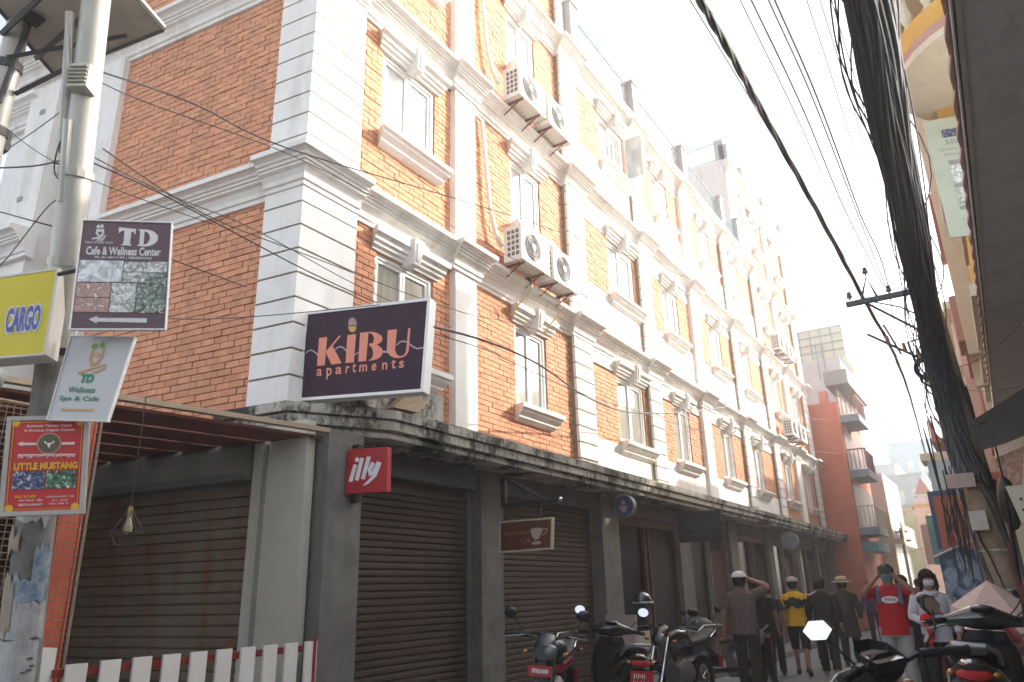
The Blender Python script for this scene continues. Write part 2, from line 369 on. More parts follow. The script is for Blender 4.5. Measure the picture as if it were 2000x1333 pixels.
stuff = MB(); HX = [(4, 5, 6, 7), (0, 1, 5, 4), (2, 3, 7, 6), (3, 0, 4, 7), (1, 2, 6, 5)]
for i, (fid, a, z, ln, out) in enumerate(bricks):
    fr = F if fid == 0 else LF
    if i in single:
        # object local frame: x along facade, -y outwards (front) ; left face rotated
        p = fr(a, out, z) if fid == 0 else fr(a+ln, out, z)
        q = Vector(p)-ORG[bld.name]
        if fid == 0: pass
        ob = proto if not firstdone else inst(proto, bld)
        firstdone = True
        # mesh spans y -.035..0 ; shift so that outer face is the -y side
        if fid == 0: ob.location = q+Vector((0, .035, 0))
        else:
            ob.location = q+Vector((.992, .1256, 0))*.035; ob.rotation_euler.z = math.atan2(-LD[1], -LD[0])
    else:
        P = [fr(a, -.02, z), fr(a+ln, -.02, z), fr(a+ln, -.02, z+BH), fr(a, -.02, z+BH), fr(a, out, z), fr(a+ln, out, z), fr(a+ln, out, z+BH), fr(a, out, z+BH)]
        stuff.add(P, HX)
stuff.build('brickwork', brickm, bld, kind='stuff')
# pilasters
def pilaster(fr, a0, a1, z0, z1, kind, out=.12, ends=True):
    p = MB().fbox(fr, a0, a1, -.02, out-(.006 if kind == 'q' else 0), z0, z1).build('pilaster', groovem if kind == 'q' else quoinw, bld)
    if kind == 'q':
        z = z0; k = 0
        while z < z1-.05:
            e = min(z+.262, z1)
            MB().fprof(fr, a0-.006, a1+.006, [(out-.04, z+.010), (out+.006, z+.010), (out+.014, z+.016), (out+.014, e-.006), (out+.006, e), (out-.04, e)]).build('quoin_block', quoinw, p)
            z += .276
    return p
for i, (a0, a1, k) in enumerate(PIL):
    nf = max(floors(min(i, 7)), floors(max(i-1, 0)))
    if i == 0: continue
    for f in range(nf):
        if i == 2 and f > 2: a1_ = 11.1
        else: a1_ = a1
        pilaster(F, a0, a1_, BASE[f]-.02, CT[f]-.3, k)
# corner pier (both faces in one prism with quoin blocks wrapping)
def corner_poly(o):
    # outer corner offset on both planes
    a = LF(.42, o, 0)[:2]; c = (5.5, 5.7-o)
    # intersection of line y=5.7-o and left plane offset o
    p0 = Vector(LF(0, o, 0)[:2]); t = (5.7-o-p0.y)/LD[1]; x = p0.x+LD[0]*t
    return [a, (x, 5.7-o), c, (5.5, 5.75), (5.0, 5.9), (LF(.42, -.1, 0)[0], LF(.42, -.1, 0)[1])]
for f in range(5):
    p = MB().prism(corner_poly(.112), BASE[f]-.02 if f else 3.3, CT[f]-.3).build('pilaster', groovem, bld)
    z = BASE[f]-.02
    while z < CT[f]-.35:
        MB().prism(corner_poly(.130), z+.024, min(z+.276, CT[f]-.3)).build('quoin_block', quoinw, p); z += .276
# cornices
def cprof(t, d=0):
    return [(-.05, t-.36), (.05+d, t-.36), (.05+d, t-.31), (.075+d, t-.30), (.085+d, t-.25), (.12+d, t-.195), (.165+d, t-.175), (.165+d, t-.15), (.19+d, t-.145), (.19+d, t-.115), (.215+d, t-.11), (.225+d, t-.085), (.255+d, t-.065), (.30+d, t-.06), (.30+d, t), (.26+d, t+.015), (-.05, t+.06)]
mit0 = .12
def cornice(f, a0, a1, e0=0, e1=0): MB().fprof(F, a0, a1, cprof(CT[f]), e0=e0, e1=e1).build('cornice', white, bld)
for f in range(5):
    end = XE if f < 3 else 11.1
    cornice(f, 5.0, end, 0, 1 if f < 3 else 1)
    if f == 3: MB().fprof(F, 23.2, XE, cprof(15.55), e0=1, e1=1).build('cornice', white, bld)
    # ressauts over the pilasters
    for i, (a0, a1, k) in enumerate(PIL):
        if (f == 3 and i > 2) or (f == 4 and i > 2) or i == 0: continue
        MB().fprof(F, a0-.03, a1+.03, cprof(CT[f], .1)[1:-1]+[(.0, CT[f]+.05), (0, CT[f]-.36)], e0=.35, e1=.35).build('cornice_break', white, bld)
    # left side run and corner
    MB().fprof(LF, .3, 3.9, cprof(CT[f])).build('cornice', white, bld)
    c = MB()
    pr = cprof(CT[f], .1)
    rings_ = []
    for o, z in pr[1:-1]:
        q = corner_poly(o); rings_.append([(*q[0], z), (*q[1], z), (*q[2], z)])
    vs = [p for rg in rings_ for p in rg]; n = len(rings_)
    fs = []
    for i in range(n-1):
        for j in range(2): fs.append((i*3+j, i*3+j+1, (i+1)*3+j+1, (i+1)*3+j))
    vs += [(5.5, 5.72, CT[f]+.05), (LF(.42, 0, 0)[0], LF(.42, 0, 0)[1], CT[f]+.05)]; m = n*3
    fs.append(((n-1)*3, (n-1)*3+1, (n-1)*3+2, m, m+1))
    vs += [(5.5, 5.72, CT[f]-.36), (LF(.42, 0, 0)[0], LF(.42, 0, 0)[1], CT[f]-.36)]
    fs.append((0, 1, 2, m+2, m+3)); fs.append(tuple([i*3+2 for i in range(n)]+[m, m+2])); fs.append(tuple([i*3 for i in range(n)]+[m+1, m+3]))
    c.add(vs, fs); c.build('cornice_break', white, bld)
# windows
def window(x0, x1, z0, z1, f, cur):
    w = MB()
    fw_, d0, d1 = .055, -.10, -.01
    w.fbox(F, x0, x1, d0, d1, z1-fw_, z1); w.fbox(F, x0, x1, d0, d1, z0, z0+fw_)
    w.fbox(F, x0, x0+fw_, d0, d1, z0+fw_, z1-fw_); w.fbox(F, x1-fw_, x1, d0, d1, z0+fw_, z1-fw_)
    o = w.build('window', upvc, bld)
    xm = (x0+x1)/2
    for (a, b) in ((x0+fw_, xm-.004), (xm+.004, x1-fw_)):
        s = MB(); t = .045; za, zb = z0+fw_, z1-fw_; e = -.06
        s.fbox(F, a, b, e-.03, e+.025, zb-t, zb); s.fbox(F, a, b, e-.03, e+.025, za, za+t); s.fbox(F, a, a+t, e-.03, e+.025, za+t, zb-t); s.fbox(F, b-t, b, e-.03, e+.025, za+t, zb-t)
        s.build('sash', upvc, o)
        MB().fbox(F, a+t, b-t, e-.01, e-.002, za+t, zb-t).build('pane', glassm if f else curtaing, o)
    # hood mould
    hx0, hx1 = x0-.13, x1+.13; h = z1
    prof = [(0, h), (.045, h), (.05, h+.03), (.09, h+.05), (.095, h+.085), (.13, h+.10), (.135, h+.15), (.19, h+.175), (.20, h+.25), (0, h+.27)]
    MB().fprof(F, hx0+.06, hx1-.06, prof, e0=.5, e1=.5).build('hood_mould', white, o)
    MB().add([F(xm-.07, .0, h-.03), F(xm+.07, 0, h-.03), F(xm+.1, 0, h+.3), F(xm-.1, 0, h+.3), F(xm-.06, .2, h-.03), F(xm+.06, .2, h-.03), F(xm+.09, .25, h+.3), F(xm-.09, .25, h+.3)], MB.HEX).add([F(xm-.025, .225, h+.02), F(xm+.025, .225, h+.02), F(xm+.045, .262, h+.25), F(xm-.045, .262, h+.25), F(xm-.025, .20, h+.02), F(xm+.025, .20, h+.02), F(xm+.045, .22, h+.25), F(xm-.045, .22, h+.25)], MB.HEX).build('keystone', white, o)
    s0 = z0
    prof = [(0, s0), (.24, s0-.01), (.24, s0-.075), (.20, s0-.085), (.19, s0-.12), (.12, s0-.17), (.12, s0-.20), (.07, s0-.24), (0, s0-.25)]
    MB().fprof(F, x0-.12+.08, x1+.12-.08, prof, e0=.5, e1=.5).build('window_sill', white, o)
    return o
for b in range(8):
    for f in range(floors(b)): window(*BAYX[b], *FLO[f], f, 0)
# open casement on bay 2 top floor
w_ = MB(); xo = 13.4
for z0, z1, y0, y1 in ((10.4, 10.46, 5.15, 5.62), (11.48, 11.54, 5.15, 5.62), (10.46, 11.48, 5.15, 5.2), (10.46, 11.48, 5.57, 5.62)): w_.box(13.93, 13.97, y0, y1, z0, z1)
oc = w_.build('open_casement', upvc, bld); MB().box(13.945, 13.955, 5.2, 5.57, 10.46, 11.48).build('pane', glassm, oc)
# parapets, posts, railings, upper block
MB().box(11.1, 23.2, 5.45, 5.62, 12.14, 12.42).build('parapet', white, bld)
grail = M('painted_railing', (.22, .33, .36), (.16, .25, .28), 8, .5)
postw = M('grey_post_plaster', (.45, .45, .45), (.38, .38, .38), 4, .8)
for x in (11.3, 14.45, 17.8, 21.2, 23.0): MB().box(x-.15, x+.15, 5.42, 5.68, 12.42, 13.3).box(x-.18, x+.18, 5.39, 5.71, 13.3, 13.36).build('parapet_post', postw, bld)
def railing(x0, x1, y, z0, z1, n, axis='x', name='railing'):
    m = MB()
    for z in (z0+.12, z1): m.tube([(x0, y, z), (x1, y, z)] if axis == 'x' else [(y, x0, z), (y, x1, z)], .022, 6)
    for i in range(n+1):
        a = x0+(x1-x0)*i/n; m.tube([(a, y, z0), (a, y, z1)] if axis == 'x' else [(y, a, z0), (y, a, z1)], .009, 5)
    return m.build(name, grail, bld)
for a, b in ((11.45, 14.3), (14.6, 17.65), (17.95, 21.05), (21.35, 22.85)): railing(a, b, 5.55, 12.42, 13.2, 22)
MB().box(23.2, XE, 5.5, 12, 15.58, 15.9).build('parapet', white, bld)
for x in (23.35, 25.2, 28.0, 30.8): MB().box(x-.15, x+.15, 5.5, 5.8, 15.9, 16.5).build('parapet_post', postw, bld)
MB().box(23.2, 23.5, 5.62, 5.95, 15.9, 16.75).build('parapet_post', postw, bld)
railing(5.95, 8.2, 23.3, 15.9, 16.7, 14, 'y')
railing(25.35, 27.85, 5.6, 15.9, 16.3, 16); railing(28.15, 30.65, 5.6, 15.9, 16.3, 16)
MB().box(23.16, 23.198, 5.7, 12, 12.2, 15.9).build('side_wall', white, bld)
MB().fbox(F, 23.2, 24.35, 0, .05, 12.2, 15.2).build('plaster_wall', white, bld)
MB().fbox(F, 23.5, 24.3, .05, .075, 12.5, 15.0).build('wall_panel', white, bld)
# left wing : pilaster, recess with window, projecting wing
for f in range(5):
    z0 = BASE[f]-.02 if f else 3.3
    MB().fbox(LF, 3.32, 3.9, -.02, .1, z0, CT[f]-.3).build('pilaster', white, bld)
MB().fbox(LF, 3.9, 4.55, -.5, -.3, 0, 12).build('recessed_wall', white, bld)
MB().fbox(LF, 4.5, 5.15, -3.5, .22, 0, 9.0).build('side_wing', white, bld)
MB().fbox(LF, 5.15, 5.95, -3.5, -.02, 0, 8.5).build('side_wing', white, bld)
MB().fprof(LF, 4.4, 5.3, [(o+.22, z) for o, z in cprof(9.2, .02)], e1=.3).build('cornice', white, bld)
MB().fprof(LF, 5.0, 6.1, [(o-.02, z) for o, z in cprof(8.75, .02)]).build('cornice', white, bld)
MB().fprof(LF, 4.4, 5.2, [(o+.22, z) for o, z in cprof(6.3, .02)]).build('cornice', white, bld)
MB().fbox(LF, 5.95, 6.1, -3.4, -.15, 0, 8.35).build('brick_panel', brickm, bld)
for s_, z in ((4.75, 8.3), (4.85, 6.9)): MB().fbox(LF, s_, s_+.1, .22, .235, z, z+.07).build('drain_hole', M('grey_conduit', (.3, .3, .29)), bld)
for f in range(3):
    z0, z1 = FLO[f]
    o = MB().fbox(LF, 3.95, 4.45, -.3, -.26, z0, z1).build('window', upvc, bld); MB().fbox(LF, 4.0, 4.4, -.26, -.25, z0+.07, z1-.07).build('pane', glassm, o)
# ground floor -------------------------------------------------
GZ = 0
MB().prism([(5.0, 5.78), (XE, 5.78), (XE, 12), (5.0, 12)], 0, 3.0).build('ground_floor_wall', pillarm, bld)
# canopy slab with chamfered corner, stepped fascia
def can(o, x_end=33.4):  # footprint with outward growth
    return [(x_end, 5.75), (x_end, 5.05-o), (5.62-o*.4, 5.05-o), (4.72-o, 5.55-o*.5), (LF(.75, .12+o, 0)[0], LF(.75, 0, 0)[1]), (5.1, 6.2)]
cn = MB().prism(can(0), 3.12, 3.17).prism(can(-.03), 3.17, 3.2).prism(can(.05), 3.2, 3.29).prism(can(.02), 3.29, 3.31).prism(can(.08), 3.31, 3.40).build('canopy_slab', mossy, bld)
MB().prism(can(-.25), 3.40, 3.43).build('canopy_top', mossy, bld)
MB().box(6.6, 33.0, 5.5, 5.7, 3.43, 3.52).build('canopy_ledge', M('canopy_ledge_cement', (.5, .48, .44), (.36, .35, .32), 4, .85, grime=(.15, .14, .12), gamt=.6), bld)
MB().box(5.3, 6.6, 5.15, 5.68, 3.43, 3.78).build('upstand_block', mossy, bld)
MB().prism([(6.25, 4.97), (33.4, 4.97), (33.4, 5.02), (6.25, 5.02)], 3.4, 3.415).build('canopy_edge', orangem if 0 else concrete, bld)
MB().hexa([(5.55, 4.98, 3.43), (5.9, 4.93, 3.43), (5.93, 5.1, 3.43), (5.58, 5.14, 3.43), (5.75, 4.98, 3.6), (6.1, 4.95, 3.6), (6.1, 5.1, 3.6), (5.78, 5.12, 3.6)]).build('broken_plank', M('weathered_plank', (.45, .33, .2), (.34, .25, .15), 9, .8, streak=.2), bld)
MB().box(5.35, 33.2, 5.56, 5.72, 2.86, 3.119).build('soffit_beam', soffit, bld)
PG = [(4.86, 5.32), (7.84, 8.33), (11.3, 11.95), (14.8, 15.45), (18.2, 18.8), (21.7, 22.2), (25.0, 25.5), (27.9, 28.4), (30.5, 31.0)]
for i, (a, b) in enumerate(PG):
    y0 = 5.15 if i == 0 else 5.5
    MB().box(a, b, y0, 5.8, 0, 3.119).build('pillar', pillarm, bld)
# pale side wall panel by the corner (left facade, ground floor)
MB().fbox(LF, -.4, .24, .02, .14, 0, 3.2).build('side_panel', palewall, bld)
MB().fbox(LF, .06, .10, .14, .16, 0, 3.0).build('conduit', M('grey_conduit', (.3, .3, .29), None, 5, .5), bld)
MB().fbox(LF, .24, 3.2, -.02, .0, 2.6, 3.3).build('lintel_wall', pillarm, bld)
def shutter(fr, a0, a1, z0, z1, o, mat, ph=.075):
    s = MB().fbox(fr, a0, a1, o-.06, o-.035, z0, z1).build('roller_shutter', mat, bld)
    h = ph
    base = MB().fprof(fr, a0, a1, [(o-.033, .002), (o-.008, .003), (o-.002, .010), (o, h*.5), (o-.002, h-.013), (o-.008, h-.008), (o-.033, h-.006)]).build('slat', mat, s)
    n = int((z1-z0)/h)
    for i in range(n):
        ob = base if i == 0 else inst(base, s); ob.location.z = z0+i*h
    for a in (a0-.06, a1): MB().fbox(fr, a, a+.06, o-.05, o+.03, z0, z1).build('guide_rail', pillarm, s)
    return s
shutter(F, 5.42, 7.80, 0, 2.84, .0, shutterd)
shutter(F, 8.39, 11.24, 0, 2.9, .0, shutterd)
shutter(LF, .30, 3.1, 0.2, 2.7, .03, shutterm, .098)
MB().fprof(LF, .26, 3.3, [(0, 2.68), (.20, 2.68), (.27, 2.74), (.27, 2.98), (.22, 3.03), (0, 3.03)]).build('shutter_housing', M('green_grey_steel_box', (.22, .23, .20), (.17, .18, .155), 3, .55, metal=.2), bld)
MB().tube([LF(.2, .1, 2.7), LF(.2, .1, 0)], .025, 8).build('downpipe', M('grey_conduit', (.3, .3, .29)), bld)
# further shop bays: doors, windows, panels
shopgl = M('dark_shop_glass', (.012, .013, .015), (.008, .008, .009), 3, .25, spec=.4)
woodm = M('brown_door_wood', (.10, .045, .025), (.06, .028, .016), 7, .6, streak=6)
redpan = M('dark_red_panel', (.16, .035, .028), (.11, .025, .02), 4, .6)
def bay_open(i):
    a, b = PG[i][1], PG[i+1][0]; W_ = b-a
    MB().box(a, b, 5.74, 5.779, 0, 2.9).build('shop_recess', darkm, bld)
    f = MB()
    for x in (a, a+W_*.45, a+W_*.52, b-.08): f.box(x, x+.08, 5.6, 5.74, 0, 2.7)
    f.box(a, b, 5.6, 5.74, 2.7, 2.85); o = f.build('shop_front', [woodm, pillarm][i % 2], bld)
    MB().box(a+.08, a+W_*.45, 5.66, 5.68, .9, 2.7).build('shop_window', shopgl, bld)
    MB().box(a+.08, a+W_*.45, 5.62, 5.7, 0, .9).build('lower_panel', [redpan, palewall][i % 2 == 0], bld)
    d = MB().box(a+W_*.53, b-.08, 5.66, 5.70, .1, 2.4).build('door', [darkm, woodm][i % 2], bld)
    MB().tube([(a+W_*.6, 5.63, 1.1), (a+W_*.6, 5.63, 1.3)], .012, 6).build('handle', chrome, d)
for i in range(2, 8): bay_open(i)

# ------------------------------------------------------------------ air conditioners
acw = M('ac_white_steel', (.72, .71, .67), (.62, .61, .57), 5, .5, grime=(.3, .25, .2), gamt=.4)
acd = M('ac_dark_grille', (.12, .12, .13), (.08, .08, .09), 9, .5)
def ac(label, x, z):
    e = empty('air_conditioner', (x, 5.12, z), label=label, cat='air conditioner', group='outdoor air conditioner units on the facade')
    y0, y1, w_, h = 5.12, 5.44, .82, .58
    MB().box(x, x+w_, y0, y1, z, z+h).build('casing', acw, e)
    cx, cz, r_ = x+.32, z+h*.5, .215
    m = MB()
    ring = [(cx+r_*math.cos(2*math.pi*i/24), y0-.006, cz+r_*math.sin(2*math.pi*i/24)) for i in range(24)]
    m.add(ring, [tuple(range(24))]); m.build('fan_opening', acd, e)
    g = MB()
    for q in (.06, .1, .14, .18, .21): g.torus((cx, y0-.014, cz), q, .006, 'y', 24, 5)
    for k in range(8):
        a = math.pi*k/8; g.tube([(cx-r_*math.cos(a), y0-.014, cz-r_*math.sin(a)), (cx+r_*math.cos(a), y0-.014, cz+r_*math.sin(a))], .004, 4)
    g.build('fan_guard', M('ac_grey_guard', (.35, .35, .36), None, 5, .5), e)
    MB().tube([(cx, y0-.012, cz), (cx, y0-.026, cz)], .05, 14).build('fan_hub', acw, e)
    s = MB()
    for r__ in range(5):
        for c_ in range(3): s.box(x-.006, x, y0+.05+c_*.075, y0+.1+c_*.075, z+.08+r__*.09, z+.14+r__*.09)
    s.build('side_vent', acd, e)
    for xx in (x+.12, x+.66):
        s = MB(); s.box(xx-.015, xx+.015, y0+.02, 5.68, z-.03, z); s.tube([(xx, y0+.1, z-.03), (xx, 5.66, z-.26)], .012, 6); s.box(xx-.015, xx+.015, 5.655, 5.68, z-.3, z); s.build('bracket_arm', maroon, e)
    MB().tube([(x+w_-.04, y1-.05, z+.12), (x+w_+.05, 5.52, z+.05), (x+w_*.6, 5.58, z-.1), (x+.2, 5.6, z-.12), (x-.05, 5.6, z-.05)], .022, 7).build('pipe', cablem, e)
    return e
ac('left unit of the lower pair beside the plain pilaster over the sign', 8.42, 6.25)
ac('right unit of the lower pair, next to the quoined pilaster', 9.38, 6.25)
ac('left unit of the pair on the floor above, by the white hose', 8.52, 9.2)
ac('right unit of the upper pair beside the quoined pilaster', 9.46, 9.2)
ac('far unit on the second floor at the end of the facade, left of its pair', 25.3, 6.3)
ac('far unit on the second floor at the end of the facade, right of its pair', 26.6, 6.3)
ac('far unit on the third floor at the end of the facade, left of its pair', 25.3, 9.3)
ac('far unit on the third floor at the end of the facade, right of its pair', 26.6, 9.3)
hosem = M('white_insulated_hose', (.72, .70, .66), (.6, .58, .54), 10, .6)
for dz, lb in ((0, 'white insulated hose curving down the brick to the lower units'), (3.0, 'white insulated hose curving down the brick to the upper units')):
    pts = [(7.95, 5.66, 8.72+dz), (8.15, 5.62, 8.66+dz), (8.2, 5.62, 8.3+dz), (8.24, 5.6, 7.7+dz), (8.3, 5.6, 7.2+dz), (8.42, 5.58, 6.8+dz), (8.55, 5.56, 6.6+dz)]
    tag(MB().tube(pts, .035, 8).build('air_conditioner_hose', hosem, smooth=True), lb, 'hose')
yhose = M('yellow_drain_hose', (.62, .48, .22), None, 8, .6)
for x in (8.95, 9.95): tag(MB().tube([(x, 5.45, 6.3), (x+.03, 5.3, 6.22), (x, 5.28, 6.0), (x-.1, 5.45, 5.75), (x-.18, 5.58, 5.55)], .013, 6).build('drain_hose', yhose, smooth=True), 'thin yellow drain hose below the %s lower unit' % ('left' if x < 9.5 else 'right'), 'hose')

# ------------------------------------------------------------------ signs
def board(name, P, label, cat, matf, mats, thick, frame=None, fw_=.02, group=None):
    base = (P.c[3]+P.c[2])/2
    e = empty(name, base, label=label, cat=cat, group=group)
    P.slab(0, 1, 0, 1, -thick, 0).build('panel', mats, e)
    if frame:
        m = MB(); a = fw_/P.W; b = fw_/P.H
        P.slab(-a, 1+a, -b, 0, -thick, .008, m); P.slab(-a, 1+a, 1, 1+b, -thick, .008, m); P.slab(-a, 0, 0, 1, -thick, .008, m); P.slab(1, 1+a, 0, 1, -thick, .008, m)
        m.build('frame', frame, e)
    return e
cream = M('cream_print', (.72, .68, .66), None, 5, .5); whitep = M('white_print', (.8, .8, .8), None, 5, .5)
# kibu
P = Panel((4.864, 5.56, 4.364), (5.2, 4.259, 4.314), (5.186, 4.314, 3.432), (4.855, 5.593, 3.481))
e = board('hanging_sign', P, 'dark purple box sign lettered KIBU apartments over the canopy corner', 'sign', None, M('purple_sign_face', (.034, .018, .042), (.050, .020, .034), 1.2, .65, spec=.25), .14, upvc, .03)
sal = M('salmon_print', (.78, .27, .17), (.74, .25, .16), 5, .5)
def Q(x, y): return ((x-20)/1440, (y-50)/1140)   # helper for the zoomed tracing below: sheared box
# corners in tracing space: TL(150,235) TR(1475,65) BR(1385,1105) BL(25,1195)
_T = ((150, 235), (1475, 65), (1385, 1105), (25, 1195))
def K(x, y):
    u, v = .5, .5
    for _ in range(12):
        ax = _T[0][0]+(_T[1][0]-_T[0][0])*u; ay = _T[0][1]+(_T[1][1]-_T[0][1])*u; bx = _T[3][0]+(_T[2][0]-_T[3][0])*u; by = _T[3][1]+(_T[2][1]-_T[3][1])*u
        X = ax+(bx-ax)*v; Y = ay+(by-ay)*v
        dxu = (_T[1][0]-_T[0][0])*(1-v)+(_T[2][0]-_T[3][0])*v; dyu = (_T[1][1]-_T[0][1])*(1-v)+(_T[2][1]-_T[3][1])*v; dxv = bx-ax; dyv = by-ay
        det = dxu*dyv-dxv*dyu; ex, ey = x-X, y-Y
        u += (ex*dyv-ey*dxv)/det; v += (dxu*ey-dyu*ex)/det
    return (u, v)
def KK(l): return [K(*p) for p in l]
m = MB(); W1 = .005
P.poly(KK([(272, 512), (368, 498), (330, 828), (240, 835)]), W1, m)                       # K stem
P.poly(KK([(350, 690), (425, 600), (527, 805), (410, 820)]), W1+.001, m)
P.stroke(KK([(350, 680), (420, 600), (515, 485)]), .02, W1+.002, m)
P.poly(KK([(597, 478), (695, 462), (663, 795), (568, 802)]), W1, m)                       # I
P.poly(KK([(740, 450), (835, 440), (800, 780), (713, 788)]), W1, m)                       # B stem
def arc(cx, cy, rx, ry, a0, a1, n=10): return [(cx+rx*math.cos(R(a0+(a1-a0)*i/n)), cy+ry*math.sin(R(a0+(a1-a0)*i/n))) for i in range(n+1)]
def band(outer, inner, w):
    o, i_ = KK(outer), KK(inner); vs = [P.pt(*p, w) for p in o]+[P.pt(*p, w) for p in i_]; n = len(o)
    m.add(vs, [(k, k+1, n+k+1, n+k) for k in range(n-1)])
band(arc(838, 520, 150, 84, -92, 88), arc(850, 522, 42, 66, -92, 88), W1+.001)
band(arc(838, 675, 150, 102, -88, 95), arc(835, 685, 45, 82, -88, 95), W1+.002)
P.poly(KK([(1045, 418), (1145, 408), (1122, 640), (1030, 650)]), W1, m)                   # U
band([(1030, 640)]+arc(1150, 640, 120, 110, 180, 10, 14)+[(1290, 395)], [(1122, 630)]+arc(1180, 640, 60, 85, 180, 10, 14)+[(1268, 395)], W1+.001)
# 'apartments'
lt = 'apartments'; xs = [235, 348, 452, 568, 645, 722, 860, 975, 1078, 1158]; ws = [62, 62, 72, 42, 40, 88, 52, 58, 46, 55]
hh = {'p': (48, 60), 't': (95, 0)}
for ch, x0, wd in zip(lt, xs, ws):
    yb = 952-(x0-235)*.094; asc, dsc = hh.get(ch, (82 if ch != 't' else 110, 0))
    vs, fs, sz = glyphs(ch, .018)
    top = yb-(110 if ch == 't' else 82); bot = yb+(48 if ch == 'p' else 0)
    m.add([P.pt(*K(x0+wd*gx-(gy-.5)*-8, bot+(top-bot)*gy-gx*wd*.09), W1) for gx, gy in vs], fs)
m.build('lettering', sal, e)
m = MB(); P.poly(KK(arc(658, 345, 48, 78, 180, 360)+[(706, 362), (612, 362)]), W1, m); m.build('lamp_dot', M('grey_pink_print', (.38, .26, .27), None, 5, .5), e)
m = MB(); P.poly(KK(arc(655, 372, 46, 72, 0, 180)), W1, m); m.build('lamp_dot', M('amber_print', (.62, .38, .06), None, 5, .5), e)
lil = M('lilac_print', (.52, .38, .45), None, 5, .5)
for wl, wd_, ww_ in (([(112, 690), (140, 662), (180, 652), (215, 672), (260, 716)], .014, W1-.001), ([(455, 648), (480, 622), (520, 612), (550, 628), (585, 665)], .014, W1-.001), ([(668, 712), (700, 690), (735, 665)], .012, W1-.001), ([(985, 672), (1040, 675)], .02, W1-.001), ([(1138, 600), (1170, 565), (1215, 550), (1260, 570), (1310, 615), (1360, 642), (1425, 628)], .014, W1+.003)):
    P.stroke(KK(wl), wd_, ww_).build('wave_line', lil, e)
# illy
P = Panel((5.09, 5.127, 2.946), (5.167, 4.691, 2.928), (5.168, 4.688, 2.514), (5.088, 5.137, 2.523))
e = board('cafe_sign', P, 'square red sign lettered illy fixed to the corner pillar', 'sign', None, M('red_sign_face', (.42, .012, .018), (.34, .01, .015), 3, .6), .07)
m = MB()
for pts, wd in (([(.22, .36), (.12, .74)], .045), ([(.38, .22), (.27, .72)], .045), ([(.55, .2), (.42, .7)], .045), ([(.66, .34), (.58, .5), (.6, .6), (.68, .56), (.8, .34)], .045), ([(.82, .34), (.72, .62), (.55, .78), (.44, .84)], [.045, .04, .03, .008])): P.stroke(pts, wd, .004, m)
P.disc(.255, .255, .024, .005, m)
m.build('lettering', whitep, e)
MB().box(5.17, 5.23, 5.07, 5.15, 2.45, 3.0).build('mounting_bar', blackm, e)
# cafe cup sign + bracket
P = Panel((7.987, 5.303, 2.439), (7.987, 4.562, 2.437), (7.987, 4.592, 2.102), (7.987, 5.311, 2.095))
e = board('coffee_sign', P, 'brown sign with a white coffee cup and cream border between the shutters', 'sign', None, M('brown_sign_face', (.14, .042, .018), None, 3, .5), .05, M('beige_border', (.6, .52, .40), None, 4, .5), .02)
for tx, tr in (('Impresso', (.08, .6, .30, .52)), ('Cafe', (.42, .62, .56, .78))): P.text(tx, *tr, .004, None, .01, .3).build('lettering', M('faint_tan_print', (.30, .16, .09), None, 5, .5), e)
m = MB(); P.poly([(.6, .36), (.85, .30), (.82, .5), (.77, .66), (.70, .70), (.64, .58)], .005, m); P.disc(.725, .33, .09, .006, m, ry=.018); P.stroke([(.85, .36), (.93, .33), (.92, .44), (.84, .56)], .012, .006, m); P.disc(.73, .80, .07, .005, m, ry=.02)
m.build('cup_emblem', M('cup_print', (.55, .42, .32), None, 5, .5), e)
MB().tube([(7.987, 5.2, 2.44), (7.987, 5.2, 2.63)], .01).tube([(7.987, 4.7, 2.43), (7.987, 4.7, 2.63)], .01).build('hanger', blackm, e)
e = empty('wall_bracket', (7.95, 5.27, 2.63), label='black triangular steel bracket above the coffee sign', cat='bracket')
m = MB(); m.box(7.94, 8.0, 5.2, 5.265, 2.62, 3.0); m.box(7.94, 8.0, 4.45, 5.2, 2.62, 2.67); m.hexa([(7.95, 4.66, 2.67), (7.99, 4.66, 2.67), (7.99, 4.60, 2.67), (7.95, 4.60, 2.67), (7.95, 5.26, 3.0), (7.99, 5.26, 3.0), (7.99, 5.2, 3.0), (7.95, 5.2, 3.0)]); m.build('arm', blackm, e)
MB().ell((7.97, 4.42, 2.66), .03, .03, .03).build('lamp_end', chrome, e)
# round blue sign, black sign, round white sign
def round_sign(x, y, z, r, mat, rim, label, mark):
    e = empty('round_sign', (x, y, z-r), label=label, cat='sign')
    n = 28
    def disc(rr, x0, x1, nm, mt):
        vs = [(x0, y+rr*math.cos(2*math.pi*i/n), z+rr*math.sin(2*math.pi*i/n)) for i in range(n)]+[(x1, y+rr*math.cos(2*math.pi*i/n), z+rr*math.sin(2*math.pi*i/n)) for i in range(n)]
        MB().add(vs, [(i, (i+1) % n, n+(i+1) % n, n+i) for i in range(n)]+[tuple(range(n)), tuple(range(n, 2*n))]).build(nm, mt, e)
    disc(r, x, x+.12, 'rim', rim); disc(r*.92, x-.006, x, 'face', mat)
    P = Panel((x-.006, y+r, z+r), (x-.006, y-r, z+r), (x-.006, y-r, z-r), (x-.006, y+r, z-r))
    m = MB()
    for p in mark: P.stroke(p, .018, .004, m)
    m.build('emblem', lil, e)
    MB().box(x+.02, x+.08, y-.03, y+.03, z+r, 3.0).build('hanger', blackm, e)
round_sign(11.0, 4.95, 2.86, .17, M('blue_sign_face', (.012, .03, .10), None, 3, .7), M('grey_rim', (.2, .2, .2), None), 'round dark blue sign hanging under the canopy', [[(.5, .25), (.42, .42), (.58, .42), (.5, .25)], [(.3, .55), (.7, .55)], [(.34, .65), (.66, .65)], [(.4, .75), (.6, .75)]])
